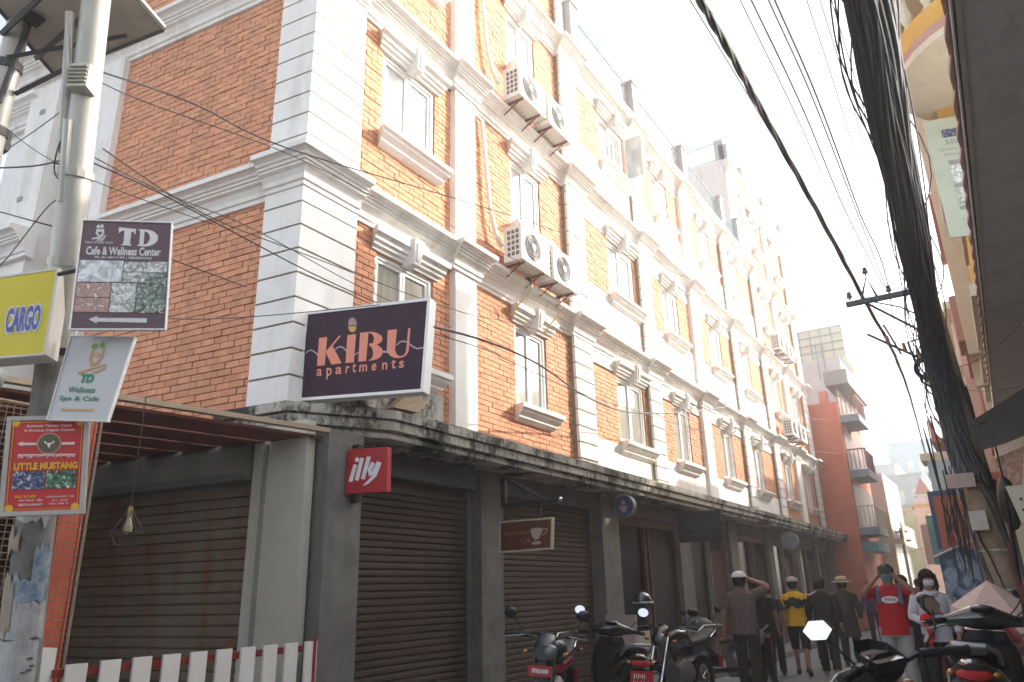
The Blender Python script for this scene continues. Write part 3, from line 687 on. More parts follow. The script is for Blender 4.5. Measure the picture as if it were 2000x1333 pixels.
round_sign(21.6, 4.9, 2.75, .24, M('pale_sign_face', (.25, .26, .28), None, 3, .4), M('grey_rim', (.2, .2, .2), None), 'round pale grey sign with a blue centre farther along the canopy', [[(.4, .4), (.6, .4), (.6, .6), (.4, .6), (.4, .4)]])
P = Panel((14.0, 5.2, 2.98), (14.0, 4.35, 2.98), (14.0, 4.35, 2.42), (14.0, 5.2, 2.42))
e = board('black_sign', P, 'black rectangular sign with faint twin curls, hanging past the round blue sign', 'sign', None, M('black_sign_face', (.012, .012, .018), None, 3, .8), .06)
m = MB(); P.stroke([(.42, .4), (.34, .34), (.28, .42), (.3, .55), (.38, .6), (.45, .52)], .012, .004, m); P.stroke([(.55, .36), (.66, .34), (.7, .44), (.62, .52), (.72, .6), (.64, .66)], .012, .004, m); P.stroke([(.2, .78), (.8, .76)], .01, .004, m); m.build('emblem', M('dim_grey_print', (.12, .12, .13)), e)

# ------------------------------------------------------------------ left poles and their signs
e = empty('street_pole', (2.33, 4.90, gz(2)), label='sunlit grey utility pole carrying the signs, its foot papered with torn posters', cat='pole')
pb, pm_, pt_ = Vector((2.45, 5.0, .2)), Vector((2.06, 4.40, 2.6)), Vector((1.45, 3.62, 5.6))
pt_ = pb+(Vector((1.57, 3.74, 4.86))-pb)*1.25
def pole_at(z):
    t = (z-pb.z)/(pt_.z-pb.z); return pb.lerp(pt_, t)
MB().tube([pole_at(z) for z in (.2, 1.4, 1.5, 2.0, 2.9)], [.105, .105, .1, .098, .093], 16).build('lower_shaft', polem, e, smooth=True)
MB().tube([pole_at(z) for z in (2.9, 3.4, 4.0, 5.6)], [.088, .086, .08, .07], 16).build('upper_shaft', steel, e, smooth=True)
for z in (3.42, 3.9, 2.95, 2.3): MB().tube([pole_at(z-.02), pole_at(z+.02)], .1 if z < 3 else .092, 14).build('band', blackm if z < 3 else steel, e)
MB().tube([pole_at(3.72)+Vector((-.06, -.02, 0)), pole_at(4.15)+Vector((-.08, -.02, 0))], .03, 10).build('side_arm', steel, e)
MB().tube([pole_at(4.0)+Vector((-.07, .04, 0)), pole_at(4.35)+Vector((-.09, .03, 0)), pole_at(4.75)+Vector((-.1, .06, 0))], .026, 10).build('side_arm', steel, e)
paper = [M('torn_paper_white', (.55, .56, .56), (.36, .36, .36), 9, .8, bump=.3), M('torn_paper_beige', (.42, .36, .28), (.28, .24, .19), 9, .8, bump=.3), M('torn_paper_blue', (.40, .45, .50), (.10, .20, .32), 16, .8)]
def wrap(z0, z1, a0, a1, mt, off=.006, jag=.04, n=8):
    m = MB(); vs = []
    for k in range(2):
        for i in range(n+1):
            a = R(a0+(a1-a0)*i/n); z = (z0 if k == 0 else z1)+rnd.uniform(-jag, jag); c = pole_at(z); q = .103+off
            vs.append((c.x+q*math.cos(a), c.y+q*math.sin(a), z))
    m.add(vs, [(i, i+1, n+2+i, n+1+i) for i in range(n)]); m.build('poster_scrap', paper[mt], e)
# camera is at azimuth ~ -116 deg from pole
wrap(2.02, 2.12, -170, -80, 0); wrap(1.86, 1.98, -200, -150, 1, .012); wrap(1.72, 1.9, -110, -60, 2, .008); wrap(1.60, 1.76, -160, -70, 2, .007); wrap(1.42, 1.62, -200, -60, 0, .008, .02)
wrap(1.45, 1.75, -210, -150, 1, .012); wrap(1.19, 1.42, -190, -70, 0, .011, .008); wrap(1.13, 1.2, -210, -50, 0, .014, .025)
m = MB()
c = pole_at(1.3)
for k, (a, z) in enumerate([(-112, 1.36), (-100, 1.32), (-120, 1.33), (-98, 1.26), (-110, 1.25), (-92, 1.28)]):
    q = .122
    for j in range(3):
        A = R(a+j*5); m.add([(c.x+q*math.cos(A), c.y+q*math.sin(A), z), (c.x+q*math.cos(A+.06), c.y+q*math.sin(A+.06), z), (c.x+q*math.cos(A+.06), c.y+q*math.sin(A+.06), z+.012), (c.x+q*math.cos(A), c.y+q*math.sin(A), z+.012)], [(0, 1, 2, 3)])
m.build('printed_marks', blackm, e)
# camera/junction box
bx = pole_at(4.35)
e = empty('junction_box', bx+Vector((-.02, -.1, -.1)), label='small beige louvred box fixed high on the sunlit pole', cat='box')
m = MB(); mx = Matrix.Rotation(R(-57), 4, 'Z')
def rb(m, c, hx, hy, hz, rz=-57, tilt=0):
    M4 = Matrix.Translation(c) @ Matrix.Rotation(R(rz), 4, 'Z') @ Matrix.Rotation(R(tilt), 4, 'X')
    m.hexa([M4 @ Vector(p) for p in ((-hx, -hy, -hz), (hx, -hy, -hz), (hx, hy, -hz), (-hx, hy, -hz), (-hx, -hy, hz), (hx, -hy, hz), (hx, hy, hz), (-hx, hy, hz))]); return m
bc = bx+Vector((-.05, -.06, .02))
rb(m, bc, .055, .05, .075).build('casing', M('beige_plastic', (.55, .52, .44), None, 6, .5), e)
m = MB()
for k in range(5): rb(m, bc+Vector((-.048, -.03, -.05+k*.025)), .05, .006, .004)
m.build('louvre', M('beige_dark', (.36, .33, .27), None), e)
# TD sign
P = Panel((1.79, 3.901, 3.592), (2.107, 3.584, 3.615), (2.135, 3.556, 2.985), (1.813, 3.878, 2.962))
plum = M('plum_sign_face', (.115, .062, .078), (.10, .054, .068), 2, .45)
e = board('wellness_sign', P, 'plum signboard lettered TD Cafe & Wellness Center with photo collage and arrow', 'sign', None, plum, .02, upvc, .006)
lg = M('pale_lettering', (.66, .66, .67), None, 5, .5)
m = MB(); k = .004
# big serif T and D
P.poly([(.405, .055), (.60, .068), (.60, .125), (.575, .1), (.55, .09), (.548, .215), (.575, .232), (.44, .228), (.47, .212), (.472, .085), (.44, .092), (.41, .115)], k, m)
P.poly([(.62, .07), (.70, .07), (.70, .235), (.62, .23), (.65, .215), (.65, .088)], k, m)
n = 10
o_ = [(.70+.16*math.cos(R(a)), .153+.084*math.sin(R(a))) for a in [-90+18*i for i in range(11)]]; i_ = [(.70+.065*math.cos(R(a)), .153+.064*math.sin(R(a))) for a in [-90+18*i for i in range(11)]]
m.add([P.pt(*p, k) for p in o_]+[P.pt(*p, k) for p in i_], [(j, j+1, n+2+j, n+1+j) for j in range(n)])
P.text('Cafe & Wellness Center', .07, .90, .245, .325, k, m, .03); P.text('Ph: 01-4917199 | 9863833333', .17, .80, .335, .365, k, m, .02); P.text('Cafe & Wellness Center', .05, .36, .195, .215, k, m, .01)
P.stroke([(.17, .08), (.165, .12), (.2, .15), (.235, .12), (.23, .075)], .012, k, m); P.disc(.2, .092, .009, k, m); P.disc(.175, .055, .008, k, m, ry=.012); P.disc(.215, .05, .008, k, m, ry=.012)
P.stroke([(.12, .175), (.2, .155), (.27, .14), (.25, .17), (.19, .172)], .009, k, m); P.text('TD', .16, .25, .165, .195, k, m, .05)
P.poly([(.18, .915), (.27, .885), (.265, .903), (.80, .905), (.80, .945), (.265, .938), (.27, .955)], k, m)
m.build('lettering', lg, e)
def pics(P, e, rects, k=.003):
    for i, (u0, u1, v0, v1, mt) in enumerate(rects): P.slab(u0, u1, v0, v1, .0005, k).build('printed_photo', mt, e)
pa = photo_mat('print_spa_blue', [(.30, .36, .38), (.50, .56, .58), (.72, .75, .76)], 9, 1); pbm = photo_mat('print_spa_pale', [(.22, .22, .2), (.58, .56, .52), (.7, .72, .72)], 16, 3)
pcm = photo_mat('print_food', [(.08, .05, .05), (.5, .2, .15), (.6, .5, .42), (.25, .4, .33)], 28, 5); pdm = photo_mat('print_hands', [(.5, .28, .26), (.70, .62, .56), (.72, .72, .70), (.62, .5, .42), (.25, .2, .16)], 14, 8)
pics(P, e, [(.01, .49, .375, .575, pa), (.50, .755, .385, .475, pbm), (.50, .755, .482, .575, pbm), (.76, .985, .378, .48, pbm), (.76, .985, .487, .585, pcm), (.01, .375, .585, .715, pdm), (.01, .375, .722, .85, pdm), (.385, .655, .585, .85, pbm), (.665, .985, .592, .70, pcm), (.665, .985, .70, .855, pcm)])
MB().tube([P.pt(0, .45, -.02), P.pt(-.25, .47, -.06)], .012, 6).build('bracket', blackm, e)
# spa sign (tilted parallelogram)
P = Panel((1.975, 4.198, 3.032), (2.122, 3.814, 2.986), (2.103, 3.865, 2.528), (1.956, 4.247, 2.557))
P = Panel(*[(x*.965, y*.965, 1.6+(z-1.6)*.965) for x, y, z in ((1.957, 4.159, 3.019), (2.147, 3.86, 3.003), (2.105, 3.93, 2.530), (1.93, 4.20, 2.546))])
e = board('spa_sign', P, 'tilted pale sign with green TD Wellness Spa & Cafe lettering and orange arrow', 'sign', None, M('pale_sign_board', (.56, .56, .57), (.52, .52, .53), 2, .5), .02, upvc, .004)
gr = M('green_print', (.03, .26, .15), None, 5, .5); orp = M('orange_print', (.66, .36, .14), None, 5, .5)
m = MB(); P.text('TD', .34, .56, .455, .56, k, m, .06); P.text('Wellness', .20, .64, .61, .68, k, m, .02); P.text('Spa & Cafe', .1, .75, .72, .79, k, m, .02); m.build('lettering', gr, e)
m = MB(); P.stroke([(.40, .17), (.40, .26), (.46, .35), (.52, .33), (.58, .25), (.57, .14)], [.01, .014, .02, .014, .012, .008], k, m); P.disc(.49, .22, .015, k, m); P.stroke([(.28, .45), (.45, .40), (.6, .355), (.68, .345), (.68, .38), (.6, .42), (.5, .435)], .011, k, m)
P.poly([(.16, .88), (.22, .86), (.22, .872), (.72, .868), (.72, .89), (.22, .895), (.22, .905)], k, m); m.build('emblem', orp, e)
m = MB(); P.disc(.41, .12, .014, k, m, ry=.018); P.disc(.52, .1, .012, k, m, ry=.016); m.build('leaf_mark', M('leaf_green', (.25, .45, .12), None), e)
# little mustang
P = Panel((1.913, 4.514, 2.588), (2.119, 4.19, 2.563), (2.146, 4.147, 2.076), (1.946, 4.463, 2.085))
P = Panel(*[(x*.945, y*.945, 1.6+(z-1.6)*.945) for x, y, z in ((1.851, 4.42, 2.556), (2.119, 4.19, 2.578), (2.155, 4.165, 2.085), (1.889, 4.40, 2.07))])
e = board('restaurant_sign', P, 'red signboard lettered LITTLE MUSTANG with photos, half in sun, on the pole', 'sign', None, M('bright_red_print', (.52, .035, .03), (.45, .02, .025), 2, .5), .03, M('tin_frame', (.42, .41, .38), None, 6, .5, metal=.3), .022)
ye = M('yellow_print', (.75, .42, .03), None, 5, .5); pk = M('pink_white_print', (.75, .62, .58), None, 5, .5)
m = MB(); P.text('LITTLE MUSTANG', .08, .94, .475, .555, k, m, .05); P.stroke([(.03, .02), (.97, .02), (.97, .98), (.03, .98), (.03, .02)], .004, k, m)
for (u, v) in ((.06, .03), (.94, .03), (.06, .97), (.94, .97)): P.disc(u, v, .02, k, m, 8)
P.text('WAZ & CAFE', .12, .4, .83, .86, k, m, .04); m.build('lettering', ye, e)
m = MB(); P.text('Authentic Tibetan, Nepali', .2, .82, .05, .085, k, m, .03); P.text('& Mustang Organic Cuisine', .18, .86, .10, .135, k, m, .03)
P.text('FAST FOOD * BBQ', .18, .5, .875, .90, k, m, .03); P.text('RESTAURANT', .18, .5, .92, .945, k, m, .03); scribble(P, .55, .92, .845, .865, k, m, 14); scribble(P, .6, .85, .885, .905, k, m, 9); scribble(P, .6, .85, .92, .94, k, m, 9)
P.poly([(.10, .262), (.17, .235), (.17, .25), (.36, .255), (.36, .28), (.17, .28), (.17, .292)], k, m); P.poly([(.70, .255), (.88, .255), (.88, .285), (.70, .285)], k, m)
P.stroke([(.12, .385), (.90, .395)], .006, k, m)
for i in range(26):
    u = .13+i*.03; d = rnd.uniform(.02, .045); P.stroke([(u, .388), (u+rnd.uniform(-.012, .015), .388+d*.5), (u+rnd.uniform(-.012, .015), .388+d)], .005, k, m)
m.build('small_lettering', pk, e)
m = MB(); P.disc(.53, .265, .055, k, m, 28); m.build('medallion', M('pink_ring', (.6, .36, .28), None), e)
m = MB(); P.disc(.53, .265, .050, k+.001, m, 28); m.build('medallion', M('olive_disc', (.12, .10, .06), None), e)
m = MB(); P.poly([(.5, .26), (.56, .26), (.545, .30), (.53, .318), (.515, .30)], k+.002, m); P.stroke([(.5, .265), (.475, .255), (.468, .238)], .007, k+.002, m); P.stroke([(.56, .265), (.585, .255), (.592, .238)], .007, k+.002, m); m.build('bull_emblem', whitep, e)
pe = photo_mat('print_room_blue', [(.02, .03, .04), (.05, .16, .2), (.35, .4, .4), (.12, .12, .3)], 22, 11); pf = photo_mat('print_room_green', [(.03, .03, .03), (.3, .08, .05), (.45, .45, .35), (.08, .3, .15)], 22, 14)
pics(P, e, [(.08, .50, .57, .765, pe), (.52, .93, .57, .765, pf)])
# cargo box sign
P = Panel((1.38, 4.86, 3.43), (1.83, 4.36, 3.47), (1.905, 4.352, 2.955), (1.44, 4.83, 2.86))
P = Panel(*[(x*.93, y*.93, 1.6+(z-1.6)*.93) for x, y, z in ((1.531-.12, 4.815+.15, 3.336-.03), (1.901, 4.358, 3.459), (1.911, 4.346, 2.947), (1.589-.12, 4.744+.15, 2.894-.02))])
e = board('cargo_sign', P, 'yellow box sign lettered CARGO in blue on the pole', 'sign', None, M('yellow_sign_face', (.62, .53, .03), (.56, .47, .02), 2, .45), .11)
m = MB(); a = .01; P.slab(1, 1.02, -.02, 1.02, -.13, .004, m); P.slab(-.01, 1, -.025, 0, -.13, .004, m); P.slab(-.01, 1, 1, 1.025, -.13, .004, m); m.build('frame', M('cream_frame', (.66, .62, .55), None, 5, .5), e)
m = MB(); P.text('CARGO', .688, .947, .39, .74, .003, m, .11, .1); m.build('letter_outline', whitep, e)
m = MB(); P.text('CARGO', .697, .938, .41, .72, .006, m, .035, .1); m.build('lettering', M('blue_print', (.09, .12, .42), None, 5, .5), e)
# second pole with the solar panels
e2 = empty('solar_lamp_pole', (1.9, 5.3, gz(2)), label='second slimmer grey pole at the left edge carrying the solar panels', cat='pole')
q0 = Vector((1.78, 5.3, .2)); q1 = Vector((1.475, 4.47, 5.18)); q2 = q0+(q1-q0)*1.15
MB().tube([q0, q1, q2], [.08, .062, .058], 14).build('shaft', steel, e2, smooth=True)
for z in (4.3, 4.72): MB().tube([q0.lerp(q1, (z-.02-.2)/4.98), q0.lerp(q1, (z+.03-.2)/4.98)], .075, 12).build('clamp', blackm, e2)
CABLES = [
    (0.009, 'thin black cable from the sunlit pole across the upper brick wall and along the facade', [(1.69, 3.8, 4.47), (2.41, 4.03, 4.79), (3.4, 4.27, 5.07), (5.63, 4.31, 5.68), (8.79, 4.62, 6.66), (14.48, 4.66, 7.98), (27.25, 4.6, 10.53)]),
    (0.006, 'finer cable running just under it from the sunlit pole', [(1.7, 3.81, 4.41), (2.17, 4.09, 4.66), (3.41, 4.28, 5.03), (4.53, 4.38, 5.19)]),
    (0.009, 'black cable from the sunlit pole down to the purple box sign', [(1.8, 3.94, 3.98), (2.32, 4.2, 4.14), (3.05, 4.53, 4.3), (4.12, 4.76, 4.37), (5.01, 4.75, 4.35)]),
    (0.006, 'thin cable crossing the corner quoins above the purple box sign', [(1.79, 3.93, 4.01), (2.48, 4.29, 4.21), (3.43, 4.61, 4.44), (4.8, 4.8, 4.47), (6.0, 4.58, 4.34)]),
    (0.02, 'thick black cable from the purple box sign sagging along the facade', [(5.29, 4.28, 4.08), (6.4, 4.39, 4.25), (7.85, 4.59, 4.38), (10.07, 4.99, 4.44), (11.84, 5.09, 4.56), (14.23, 4.99, 4.98), (16.55, 4.95, 5.5), (18.86, 4.89, 6.07)]),
    (0.009, 'thin cable beneath the thick sagging one', [(5.31, 4.3, 4.02), (6.43, 4.41, 4.16), (7.88, 4.62, 4.26), (10.76, 4.88, 4.46), (18.07, 4.87, 4.98), (30.47, 4.25, 6.21)]),
    (0.007, 'slack cable curving past the bottom of the quoined corner', [(2.01, 4.27, 3.24), (2.8, 4.64, 3.49), (3.73, 4.91, 3.85), (5.03, 4.73, 4.33)]),
    (0.007, 'thin cable high across the left brick wall toward the plain pilaster', [(1.81, 3.87, 4.05), (2.75, 4.28, 4.18), (4.02, 4.66, 4.46), (6.39, 4.74, 4.68), (9.19, 4.92, 5.18), (20.2, 4.63, 6.26)]),
    (0.008, 'cable from the left edge to the sunlit pole, level with the pole clamps', [(1.56, 4.97, 4.19), (1.69, 4.44, 4.08), (1.71, 4.06, 4.0)]),
    (0.006, 'cable slanting from the left edge up to the sunlit pole', [(1.88, 5.94, 4.66), (1.79, 4.8, 4.51), (1.65, 3.96, 4.31)]),
    (0.008, 'cable dropping from the left edge past the foot of the white wing', [(1.76, 5.44, 4.18), (1.81, 5.07, 4.03), (1.91, 4.48, 3.78), (2.44, 4.57, 3.89), (3.74, 5.09, 4.17)]),
    (0.006, 'lower cable from the left edge crossing the white wing', [(1.89, 5.54, 3.71), (1.94, 5.24, 3.74), (1.81, 4.38, 3.86), (1.81, 4.02, 3.82)]),
    (0.022, 'twisted thick bundled cable slanting overhead to the crossarm', [(2.85, 0.77, 4.48), (3.27, 0.81, 4.62), (3.96, 0.83, 4.73), (5.1, 0.88, 4.93), (7.16, 0.9, 5.06), (10.04, 0.9, 5.07), (14.2, 0.94, 5.24), (22.49, 1.33, 5.77), (39.41, 2.2, 5.88)]),
    (0.007, 'thin overhead wire left of the twisted cable', [(3.12, 0.93, 4.81), (3.48, 0.92, 4.85), (4.75, 0.95, 5.06), (6.87, 0.99, 5.35), (9.4, 0.94, 5.35), (15.13, 1.07, 5.82), (34.12, 2.02, 6.86)]),
    (0.007, 'overhead wire right of the twisted cable, one of the close four', [(3.47, 0.68, 4.93), (3.9, 0.72, 5.07), (5.97, 0.78, 5.42), (8.37, 0.84, 5.58), (9.95, 0.83, 5.38)]),
    (0.01, 'second of the close overhead wires meeting the crossarm', [(3.51, 0.64, 4.93), (3.94, 0.66, 5.06), (5.79, 0.7, 5.36), (8.19, 0.76, 5.54), (10.33, 0.67, 5.32)]),
    (0.01, 'overhead wire in the middle of the sky reaching the crossarm', [(3.57, 0.54, 4.93), (3.99, 0.57, 5.06), (5.6, 0.6, 5.36), (7.97, 0.66, 5.6), (10.35, 0.65, 5.31)]),
    (0.012, 'darkest overhead wire in the middle of the sky', [(3.67, 0.53, 5.01), (4.1, 0.55, 5.14), (5.84, 0.58, 5.44), (8.49, 0.64, 5.58), (10.36, 0.62, 5.33), (21.77, 1.45, 7.36)]),
    (0.006, 'thin overhead wire close to the dark cable bundle', [(3.7, 0.34, 4.92), (4.12, 0.37, 5.06), (5.74, 0.42, 5.31), (8.12, 0.5, 5.49), (10.74, 0.54, 5.14)]),
    (0.006, 'another thin overhead wire close to the dark cable bundle', [(3.73, 0.28, 4.92), (4.17, 0.3, 5.05), (5.77, 0.34, 5.35), (8.17, 0.39, 5.54), (10.81, 0.43, 5.13)]),
    (0.006, 'innermost thin overhead wire beside the dark cable bundle', [(3.77, 0.22, 4.92), (4.21, 0.24, 5.05), (5.82, 0.27, 5.35), (8.21, 0.32, 5.54), (10.83, 0.35, 5.2)]),
    (0.008, 'black cable looping from the concrete pole to the grey overhang', [(10.73, 0.17, 4.18), (9.17, -0.1, 3.84), (8.11, -0.33, 3.71), (7.02, -0.54, 3.64)]),
    (0.007, 'thin cable from the pole across the yellow wall', [(10.91, 0.06, 3.93), (9.37, -0.23, 3.54), (8.37, -0.5, 3.35)]),
    (0.01, 'far cable sagging across the street above the walkers', [(34.46, 4.23, 2.56), (30.43, 2.63, 2.66), (23.77, 1.25, 2.72), (14.38, 0.37, 2.58)]),
    (0.007, 'cable from the facade end to the orange building', [(18.86, 4.89, 6.07), (26.96, 5.2, 7.21), (37.14, 4.09, 8.52)]),
    (0.006, 'thin crossing cable in front of the ground floor windows of the facade', [(5.71, 4.37, 5.39), (10.26, 4.71, 5.96), (17.27, 5.05, 6.66), (29.11, 5.66, 7.36), (38.53, 4.67, 10.36)]),
    (0.007, 'loose black cable coil hanging on the sunlit pole', [(1.65, 3.97, 4.14), (1.63, 3.99, 4.0), (1.65, 4.03, 3.89), (1.68, 4.02, 3.84), (1.7, 3.97, 3.85), (1.69, 3.94, 3.95), (1.67, 3.98, 3.92), (1.64, 4.06, 3.94)]),
    (0.006, 'cable crossing behind the sunlit pole near the white wing window', [(2.1, 6.83, 5.81), (2.38, 6.32, 5.3), (2.79, 5.87, 4.99), (3.57, 5.37, 4.78)]),
]

CATS = {'j': 'cable'}
for r_, lab, pts in CABLES:
    V = [Vector(p) for p in pts]; out = []
    for i in range(len(V)-1):           # smooth through the support points
        p0, p1, p2, p3 = V[max(i-1, 0)], V[i], V[i+1], V[min(i+2, len(V)-1)]
        for k in range(5):
            t = k/5; out.append(.5*((2*p1)+(p2-p0)*t+(2*p0-5*p1+4*p2-p3)*t*t+(3*p1-p0-3*p2+p3)*t*t*t))
    out.append(V[-1])
    if r_ > .021:
        m = MB(); n = len(out)
        for s_ in range(3):
            pp = []
            for i, p in enumerate(out):
                for h in (0, .5):
                    if i == n-1 and h: continue
                    q = p.lerp(out[min(i+1, n-1)], h); a = (i+h)*1.1+s_*2.1; pp.append(q+Vector((0, math.cos(a), math.sin(a)))*.013)
            m.tube(pp, .013, 6)
    else: m = MB().tube(out, r_*.62, 6)
    tag(m.build('overhead_cable', cablem, smooth=True, recalc=False), lab, 'cable')

# solar panel above the poles
e = empty('photovoltaic_array', (1.8, 4.5, 4.95), label='beige backed solar array on dark bars, cutting across the top left corner', cat='solar panel')
A_, B_, C_, D_ = (1.0, 4.24, 5.03), (1.84, 4.78, 5.0), (2.01, 3.79, 5.0), (1.25, 3.50, 5.03)
def quad_slab(m, q, t): return m.hexa([q[0], q[1], q[2], q[3]]+[(p[0], p[1], p[2]+t) for p in q])
quad_slab(MB(), (A_, B_, C_, D_), .03).build('panel_back', M('cream_panel_back', (.66, .60, .50), (.58, .52, .43), 9, .6, grime=(.3, .26, .22), gamt=.5), e)
m = MB()
for p, q in ((A_, B_), (B_, C_), (C_, D_), (D_, A_)): m.tube([Vector(p)+Vector((0, 0, -.005)), Vector(q)+Vector((0, 0, -.005))], .014, 4)
m.build('frame', M('dark_aluminium', (.16, .15, .14), None, 6, .5), e)
MB().box(1.45, 1.55, 4.3, 4.4, 4.975, 4.995).build('terminal_box', blackm, e)
m = MB(); barm = M('dark_angle_iron', (.06, .05, .055), None, 6, .5)
for p, q in (((1.42, 4.52, 4.9), (1.40, 3.62, 4.93)), ((1.47, 4.50, 4.75), (1.87, 3.95, 4.93)), ((1.66, 4.62, 4.93), (1.62, 3.66, 4.93)), ((1.49, 4.53, 4.45), (1.52, 4.42, 5.1)), ((1.56, 4.52, 4.55), (1.75, 4.05, 4.75)), ((1.74, 4.08, 4.3), (1.70, 3.98, 4.95))): m.tube([p, q], .018, 4)
m.build('support_bar', barm, e)
P2 = empty('clamp_assembly', (1.62, 4.82, 4.3), label='small cable clamp bracket on the slimmer left pole', cat='bracket')
MB().box(1.52, 1.66, 4.70, 4.78, 4.28, 4.32).box(1.60, 1.64, 4.66, 4.72, 4.24, 4.38).build('arm', barm, P2)

# ------------------------------------------------------------------ left enclosure: pergola, mesh, post, fence, lamp
e = empty('pergola', (2.2, 5.6, 0), label='maroon slatted pergola roof running left from the corner pillar', cat='pergola')
a0, a1 = Vector((1.2, 5.78, 0)), Vector((4.84, 5.14, 0)); dn = Vector((.10, 1, 0))
tan = M('tan_beam', (.42, .33, .22), (.34, .26, .17), 6, .6)
def pbar(y0, y1, z0, z1, mt, nm, k=0):
    p, q = a0+dn*y0, a1+dn*y0*1.0; p2, q2 = a0+dn*y1, a1+dn*y1
    q = Vector((min(q.x, 4.8-.1266*(q.y-5.7)), q.y, 0)) if y0 > .5 else q; q2 = Vector((min(q2.x, 4.8-.1266*(q2.y-5.7)), q2.y, 0)) if y1 > .5 else q2
    return MB().hexa([(p.x, p.y, z0), (q.x, q.y, z0), (q2.x, q2.y, z0), (p2.x, p2.y, z0), (p.x, p.y, z1), (q.x, q.y, z1), (q2.x, q2.y, z1), (p2.x, p2.y, z1)]).build(nm, mt, e)
pbar(-.02, .05, 3.07, 3.112, tan, 'front_beam')
for i in range(7): pbar(.10+i*.52, .10+i*.52+.46, 3.03+.0*i, 3.055, maroon, 'slat')
for x in (1.6, 2.9, 4.1): MB().hexa([(x, 5.65, 3.06), (x+.06, 5.65, 3.06), (x+.36, 9.0, 3.06), (x+.3, 9.0, 3.06), (x, 5.65, 3.13), (x+.06, 5.65, 3.13), (x+.36, 9.0, 3.13), (x+.3, 9.0, 3.13)]).build('rafter', maroon, e)
MB().tube([(0.4, 5.75, 3.3), (1.6, 5.72, 3.22), (2.25, 5.65, 3.08)], .09, 10).build('gutter', M('grey_green_gutter', (.33, .34, .30), None, 5, .6), e, smooth=True)
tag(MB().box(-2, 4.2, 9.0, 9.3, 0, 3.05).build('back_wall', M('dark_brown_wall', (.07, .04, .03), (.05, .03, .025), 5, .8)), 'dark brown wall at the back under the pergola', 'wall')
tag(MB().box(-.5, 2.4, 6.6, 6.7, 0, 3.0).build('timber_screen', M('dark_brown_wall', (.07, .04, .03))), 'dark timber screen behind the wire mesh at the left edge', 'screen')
e = empty('red_post', (2.86, 5.55, 0), label='orange red steel post behind the wire mesh', cat='post')
MB().box(2.72, 2.86, 5.5, 5.6, 0, 3.0).build('shaft', orangem, e)
MB().box(2.861, 2.875, 5.49, 5.61, 0, 3.0).build('side_flange', orangem, e)
e = empty('wire_mesh_fence', (2.0, 5.3, 0), label='rusty square wire mesh fence panel behind the papered pole', cat='fence')
mesh_m = M('rusty_wire', (.30, .22, .16), (.22, .15, .10), 20, .7); m = MB()
y = 5.30
i = 0
x = 1.0
while x < 2.79: m.tube([(x, y-.0, 1.1), (x, y, 2.86)], .0028, 4, cap=False); x += .042
z = 1.12
while z < 2.86: m.tube([(1.0, y+.004, z), (2.79, y+.004, z)], .0028, 4, cap=False); z += .042
m.build('wires', mesh_m, e, recalc=False)
MB().tube([(1.0, y, 2.87), (2.8, y, 2.87)], .014, 6).tube([(2.8, y, 1.1), (2.8, y, 2.87)], .010, 6).build('edge_rod', mesh_m, e)
# climbing plant
leafm = M('yellow_green_leaf', (.22, .26, .035), (.08, .13, .02), 9, .6, island=.4); m = MB()
for k in range(520):
    x = rnd.gauss(1.96, .12); z = rnd.gauss(1.75, .2); y = 5.12+rnd.uniform(-.1, .1)
    if x > 2.2 or z > 2.2: continue
    a = rnd.uniform(0, 6.28); t = rnd.uniform(-.8, .8); s_ = rnd.uniform(.014, .03)
    u = Vector((math.cos(a), math.sin(a)*.4, math.sin(t))).normalized()*s_; v = Vector((-math.sin(a)*.6, .3, math.cos(a))).normalized()*s_*.6; c = Vector((x, y, z))
    m.add([c-u, c+v, c+u, c-v], [(0, 1, 2, 3)])
for k in range(14):
    c = Vector((2.42+rnd.uniform(-.05, .12), 5.2, 1.77+rnd.uniform(-.03, .03))); u = Vector((rnd.uniform(.01, .02), 0, rnd.uniform(-.01, .01))); v = Vector((0, .005, .009)); m.add([c-u, c+v, c+u, c-v], [(0, 1, 2, 3)])
e = empty('climbing_plant', (1.96, 5.12, 0), label='yellow green leafy climber at the left edge against the mesh', cat='plant')
m.build('foliage', leafm, e, recalc=False, kind='stuff')
MB().tube([(1.9, 5.15, 0), (1.95, 5.13, .9), (1.92, 5.1, 1.5), (2.0, 5.14, 2.0)], .02, 7).build('stem', M('vine_stem', (.12, .08, .04)), e)
# picket fence
e = empty('picket_fence', (3.7, 5.1, 0), label='low fence of wide white pickets on dark red rails before the shutter', cat='fence')
pick = M('white_picket_paint', (.78, .77, .73), (.70, .69, .65), 5, .6, grime=(.5, .46, .4), gamt=.3); dred = M('dark_red_rail', (.26, .025, .025), (.2, .02, .02), 5, .5)
n = 10
for i in range(n):
    x = 2.68+i*.226; y = 5.03+.012*i
    h = 1.25 if i else 1.245
    MB().box(x, x+.132, y, y+.022, .32, h).build('picket', pick, e)
for z in (1.17, .5): MB().hexa([(2.62, 5.06, z), (4.84, 5.17, z), (4.84, 5.20, z), (2.62, 5.09, z), (2.62, 5.06, z+.05), (4.84, 5.17, z+.05), (4.84, 5.20, z+.05), (2.62, 5.09, z+.05)]).build('rail', dred, e)
for x, y in ((3.94, 5.14), (4.80, 5.13)): MB().box(x, x+.03, y, y+.03, .1, 1.27).build('post', dred, e)
tag(MB().box(2.30, 2.63, 5.08, 5.35, .1, 1.345).build('white_gate_pier', pick), 'plain white boxy pier at the left end of the picket fence', 'pier')
